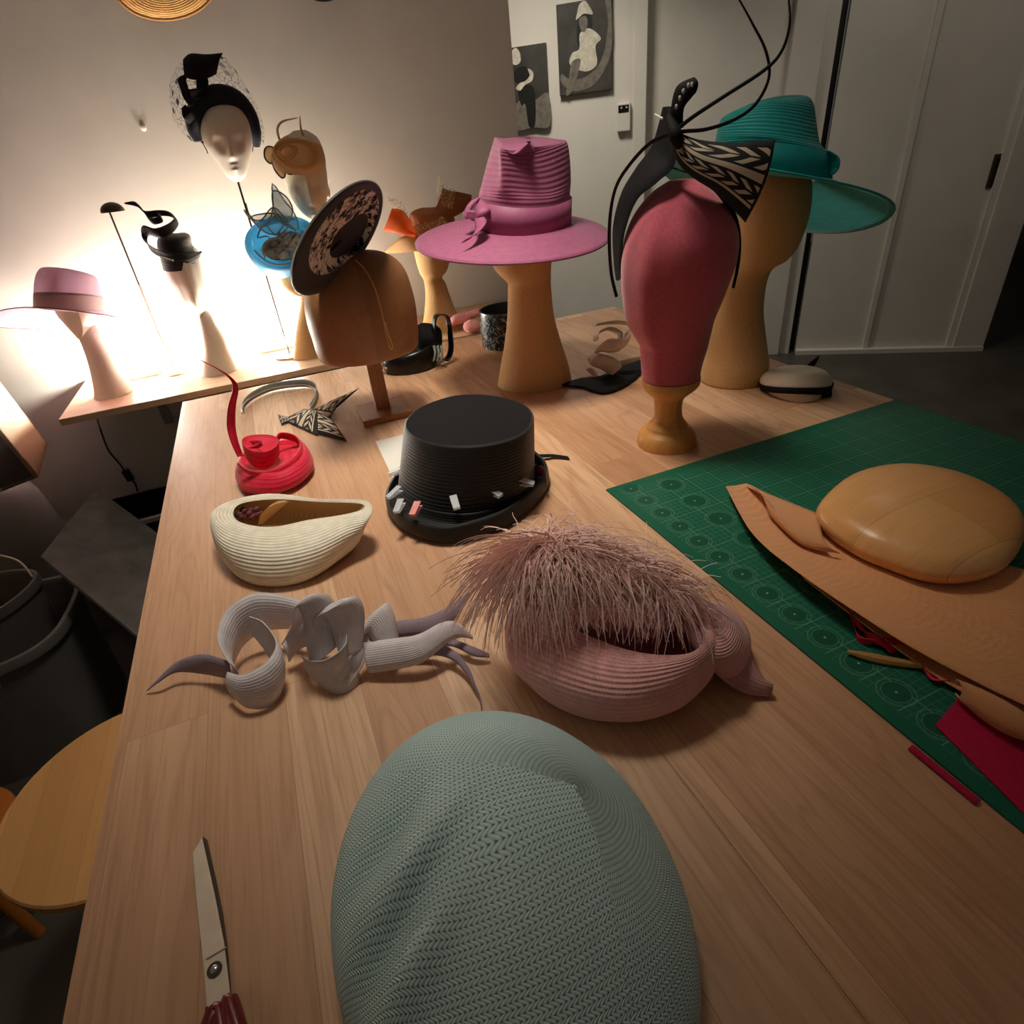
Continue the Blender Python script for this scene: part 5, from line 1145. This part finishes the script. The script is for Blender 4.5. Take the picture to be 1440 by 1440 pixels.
mb = MB(); rows = [[(790, 540), (816, 532), (838, 530), (856, 524), (880, 510), (905, 506)], [(792, 542), (820, 545), (845, 553), (870, 547), (892, 534), (906, 520)]]
sheet(mb, [(x, y) for x, y in rows[0]], [(x, y) for x, y in rows[1]], lambda x, y: Z(x, y, .003+.004*abs(math.sin(x*.2))), 6, 0)
tag(obj('black_cloth_scrap', mb, M['black'], base=Z(850, 538), solid=.002), 'black fabric scrap lying under the white ribbon loops', 'fabric scrap')
B7 = Z(1120, 548)
t = thing('pillbox_hat', 'small white pillbox hat with a black band, by the teal hat stand', 'hat', B7)
q = lambda x, y, d=0: F(B7, x, y, d); e = lambda l, f, r, b, R: ringE(q(*l), q(*f, -R), q(*r), q(*b, R), 40)
mb = MB(); surf(mb, [e((1088, 556), (1124, 569), (1150, 560), (1120, 550), .075), e((1078, 553), (1122, 566), (1158, 556), (1120, 545), .085), e((1076, 547), (1120, 556), (1160, 550), (1120, 536), .085), e((1070, 541), (1118, 552), (1168, 545), (1120, 528), .085), e((1069, 532), (1120, 540), (1170, 534), (1120, 516), .08), e((1080, 523), (1120, 525), (1160, 522), (1120, 513), .06), e((1110, 518), (1120, 519), (1130, 518), (1120, 516), .01)], 5); obj('body', mb, M['whitecloth'], t)
mb = MB(); lo = e((1070, 546), (1120, 554), (1167, 550), (1120, 534), .089); hi = e((1069, 537), (1120, 545), (1171, 539), (1120, 522), .086); mb.loft([lo, hi], False, False); obj('black_band', mb, M['black'], t, solid=.003, off=1)
mb = MB(); mb.ribbon([q(1128, 522, .05), q(1140, 514, .05), q(1150, 506, .05)], [.008, .016, .012], V((.5, 0, 1))); obj('bow', mb, M['black'], t, solid=.002)
mb = MB(); mb.ribbon([q(1160, 544, -.03), q(1163, 552, -.04), q(1162, 562, -.04)], .012, V((1, -.3, 0))); obj('band_end', mb, M['black'], t, solid=.002)

# ================================================================= LEFT OF THE BENCH, NEAR THE FLOOR
def ell(cx, cy, z, rx, ry, n=56): return [Vector((cx+rx*math.cos(2*PI*i/n), cy+ry*math.sin(2*PI*i/n), z)) for i in range(n)]
def stool(name, label, cx, cy, r, h, mat):
    t = thing(name, label, 'stool', Vector((cx, cy, 0)))
    mb = MB(); mb.loft([ell(cx, cy, h-.024, r*.97, r*.97), ell(cx, cy, h-.018, r, r), ell(cx, cy, h-.004, r, r), ell(cx, cy, h, r*.985, r*.985)]); obj('seat', mb, mat, t, auto=30)
    for k in range(4):
        a = PI/4+k*PI/2; u = Vector((math.cos(a), math.sin(a), 0))
        mb = MB(); mb.tube([Vector((cx, cy, h-.024))+u*r*.6, Vector((cx, cy, 0))+u*r*.95], [.016, .013], 10, 4); obj('leg', mb, mat, t)
    mb = MB(); mb.tube([p for p in ell(cx, cy, h*.4, r*.78, r*.78, 24)], .008, 8, 2, closed=True); obj('foot_ring', mb, M['darkmetal'], t)
stool('stool', 'round pale birch stool seat tucked beside the left bench edge', -.515, .965, .215, .50, M['stoolwood'])
a = Z(6, 1148, -.62); stool('stool', 'amber wooden stool, mostly hidden behind the pale birch stool', a.x-.13, a.y-.02, .155, .28, M['amber'])

def bin_(name, label, cat, outline, ztop, depth, mat, lipw=.02, taper=.86, group=None):
    """open tub: outline = rim points in the photo measured at height ztop"""
    rim = ringN([Z(x, y, ztop-T) if not isinstance(x, Vector) else x for x, y in outline], 6) if not isinstance(outline[0], Vector) else ringN(outline, 6)
    c = sum(rim, Vector())/len(rim)
    def s(f, z): return [Vector((c.x+(p.x-c.x)*f, c.y+(p.y-c.y)*f, z)) for p in rim]
    t = thing(name, label, cat, Vector((c.x, c.y, ztop-depth)))
    mb = MB(); mb.loft([s(taper, ztop-depth), s(.95, ztop-.03), s(.95, ztop-.012), s(.93, ztop-.012), s(taper-.03, ztop-depth+.01)], True, True); obj('tub', mb, mat, t, auto=50)
    mb = MB(); mb.loft([s(.95, ztop-.03), s(1.0, ztop-.03), s(1.0, ztop-.004), s(.99, ztop), s(.94, ztop), s(.93, ztop-.004), s(.93, ztop-.03)], False, False); obj('rim', mb, mat, t, auto=40)
    return t, c, s
Vv = Vector
t, c, s = bin_('storage_tub', 'large grey plastic storage tub holding smaller grey containers', 'storage tub',
     [Vv((-.80, 1.96, .42)), Vv((-.80, 1.80, .42)), Vv((-.83, 1.69, .42)), Vv((-.92, 1.63, .42)), Vv((-1.15, 1.60, .42)), Vv((-1.30, 1.66, .42)), Vv((-1.34, 1.85, .42)), Vv((-1.30, 2.02, .42)), Vv((-1.05, 2.06, .42)), Vv((-.85, 2.04, .42))], .42, .42, M['greyplastic'])
t, c, s = bin_('oval_container', 'smaller grey rounded container with a wire handle inside the grey tub', 'container',
     [Vv((-.90, 1.98, .50)), Vv((-.88, 1.90, .50)), Vv((-.93, 1.80, .50)), Vv((-1.02, 1.74, .50)), Vv((-1.18, 1.74, .50)), Vv((-1.22, 1.85, .50)), Vv((-1.18, 1.98, .50)), Vv((-1.02, 2.03, .50))], .50, .30, M['lightplastic'] if False else M['greyplastic'])
mb = MB(); mb.tube([Vv((-1.16, 1.92, .50)), Vv((-1.10, 1.98, .56)), Vv((-1.0, 2.0, .575)), Vv((-.92, 1.97, .55)), Vv((-.89, 1.93, .50))], .003, 8, 6); obj('wire_handle', mb, M['steel'], t)
mb = MB(); mb.loft([[Vv((-1.06+r_*math.cos(a_), 1.87+r_*math.sin(a_), z_)) for a_ in [2*PI*i/40 for i in range(40)]] for r_, z_ in ((.06, .38), (.075, .45), (.075, .50), (.05, .52), (.02, .525))])
tag(obj('wooden_bowl', mb, M['stoolwood'], base=Vv((-1.06, 1.87, .38))), 'round wooden knob-like form inside the grey container, at the left edge', 'wooden form')
# black crates further back
def crate(label, x0, x1, y0, y1, z0, z1, mat):
    t = thing('storage_crate', label, 'crate', Vv(((x0+x1)/2, (y0+y1)/2, z0)), 'black crates behind the leaning board'); w = .008
    mb = MB(); mb.box(x0, x1, y0, y0+w, z0, z1); mb.box(x0, x1, y1-w, y1, z0, z1); mb.box(x0, x0+w, y0, y1, z0, z1); mb.box(x1-w, x1, y0, y1, z0, z1); mb.box(x0, x1, y0, y1, z0, z0+w); obj('body', mb, mat, t, smooth=False)
    mb = MB(); e_ = .012
    for a_ in ((x0-e_, x1+e_, y0-e_, y0+w), (x0-e_, x1+e_, y1-w, y1+e_), (x0-e_, x0+w, y0, y1), (x1-w, x1+e_, y0, y1)): mb.box(*a_, z1-.02, z1)
    obj('rim', mb, M['lightplastic'], t, smooth=False, bevel=.003)
crate('black plastic crate with a pale rim against the back wall, topmost', -.78, -.40, 2.25, 2.50, .24, .45, M['blackplastic'])
crate('lower black plastic crate with a pale rim, beneath the other crate', -.76, -.30, 2.02, 2.50, 0.0, .235, M['blackplastic'])
# leaning charcoal board
A_, B_, C_ = Z(135, 686, -.30), Z(57, 782, -.30), Z(192, 893, -.44)
D_ = A_+(C_-B_)
nn = (B_-A_).cross(C_-B_).normalized()
mb = MB(); mb.prism([A_, B_, C_+(C_-B_)*.25, D_+(C_-B_)*.25], nn*(-.012 if nn.z > 0 else .012))
tag(obj('leaning_board', mb, M['slate'], base=(A_+C_)/2, smooth=False, bevel=.002), 'charcoal grey board propped at a slant beside the left bench', 'board')
# wooden box, upper left
t = thing('wooden_box', 'open light wood box with a dark outer side, at the left edge', 'box', Vv((-1.15, 2.0, .80)))
Bx = Vv((-.98, 2.0, T)); q = lambda x, y, d=0: F(Bx, x, y, d)
K_ = q(54, 671); e1 = q(-70, 517)-K_; e2 = q(-90, 728, -.14)-K_; e3 = q(67, 624, .12)-K_
def slab(mb, o_, u, v, w): mb.hexa([o_, o_+u, o_+u+v, o_+v], [o_+w, o_+u+w, o_+u+v+w, o_+v+w])
mb = MB(); slab(mb, K_, e1, e2, e3*.04); obj('dark_side', mb, M['photo_bg'], t, smooth=False)
mb = MB(); slab(mb, K_, e1, e3, e2*.04); obj('top_panel', mb, M['shelfwood'], t, smooth=False)
mb = MB(); slab(mb, K_, e2, e3, e1*.03); obj('end_panel', mb, M['shelfwood'], t, smooth=False)
mb = MB(); slab(mb, K_+e3*.96, e1, e2, e3*.04); obj('back_panel', mb, M['shelfwood'], t, smooth=False)
mb = MB()
for a_ in range(5):
    for b_ in range(3): c_ = K_+e1*(.42+.05*a_)+e3*(.55+.13*b_)-e2.normalized()*.0; mb.ellipsoid(c_, e1.normalized()*.004, e3.normalized()*.004, e2.normalized()*.002, 8, 4)
obj('punched_holes', mb, M['darkmetal'], t)
# pale plastic cover below it
cc_ = Z(-10, 760, -.28)
mb = MB(); mb.loft(smooth_rings([ell(-1.28, 2.34, .32, .38, .20), ell(-1.28, 2.34, .52, .37, .19), ell(-1.27, 2.34, .64, .34, .17), ell(-1.27, 2.34, .69, .26, .17), ell(-1.27, 2.34, .70, .02, .02)], 5))
mb.loft([ell(-1.28, 2.34, 0.0, .36, .19), ell(-1.28, 2.34, .32, .38, .20)])
tag(obj('laundry_drum', mb, M['lightplastic'], base=Vv((-1.28, 2.34, 0))), 'pale grey rounded plastic bin under the wooden box', 'bin')
# ================================================================= CAMERA, LIGHT, VIEW
cd = bpy.data.cameras.new('camera'); co = bpy.data.objects.new('camera', cd); COL.objects.link(co)
cd.sensor_width = 36; cd.lens = FPX/1440*36; cd.clip_start = .02; cd.clip_end = 60
r = R3 @ Vector((1, 0, 0)); up = R3 @ Vector((0, -1, 0)); bk = R3 @ Vector((0, 0, -1))
co.matrix_world = Matrix(((r.x, up.x, bk.x, CAM.x), (r.y, up.y, bk.y, CAM.y), (r.z, up.z, bk.z, CAM.z), (0, 0, 0, 1)))
bpy.context.scene.camera = co
def area(name, loc, target, size, power, color, sy=None, spread=180):
    l = bpy.data.lights.new(name, 'AREA'); l.energy = power; l.color = color; l.size = size
    if sy: l.shape = 'RECTANGLE'; l.size_y = sy
    o = bpy.data.objects.new(name, l); COL.objects.link(o); o.location = loc
    l.spread = math.radians(spread); o.rotation_euler = (Vector(target)-Vector(loc)).to_track_quat('-Z', 'Y').to_euler(); return o
area('table_fill_light', (.28, 1.25, 2.82), (.28, 1.25, 0), .4, 5.6, (1, .91, .77), spread=64)  # added fill light, brightens the middle of the worktops
area('door_fill_light', (2.9, 2.3, 2.82), (3.2, 2.7, 0), .4, 4, (1, .93, .80), spread=150)  # added fill light, lifts the sliding doors evenly
area('picture_wall_fill_light', (1.55, 3.4, 2.82), (1.45, 3.7, 0), .4, 20, (1, .93, .80), spread=130)  # added fill light for the wall with the prints
w = bpy.data.worlds.new('world'); bpy.context.scene.world = w; w.use_nodes = True
w.node_tree.nodes['Background'].inputs[0].default_value = (1, .93, .82, 1); w.node_tree.nodes['Background'].inputs[1].default_value = .055
vs = bpy.context.scene.view_settings; vs.view_transform = 'Standard'; vs.look = 'None'; vs.gamma = 1; vs.use_curve_mapping = False; vs.exposure = 0
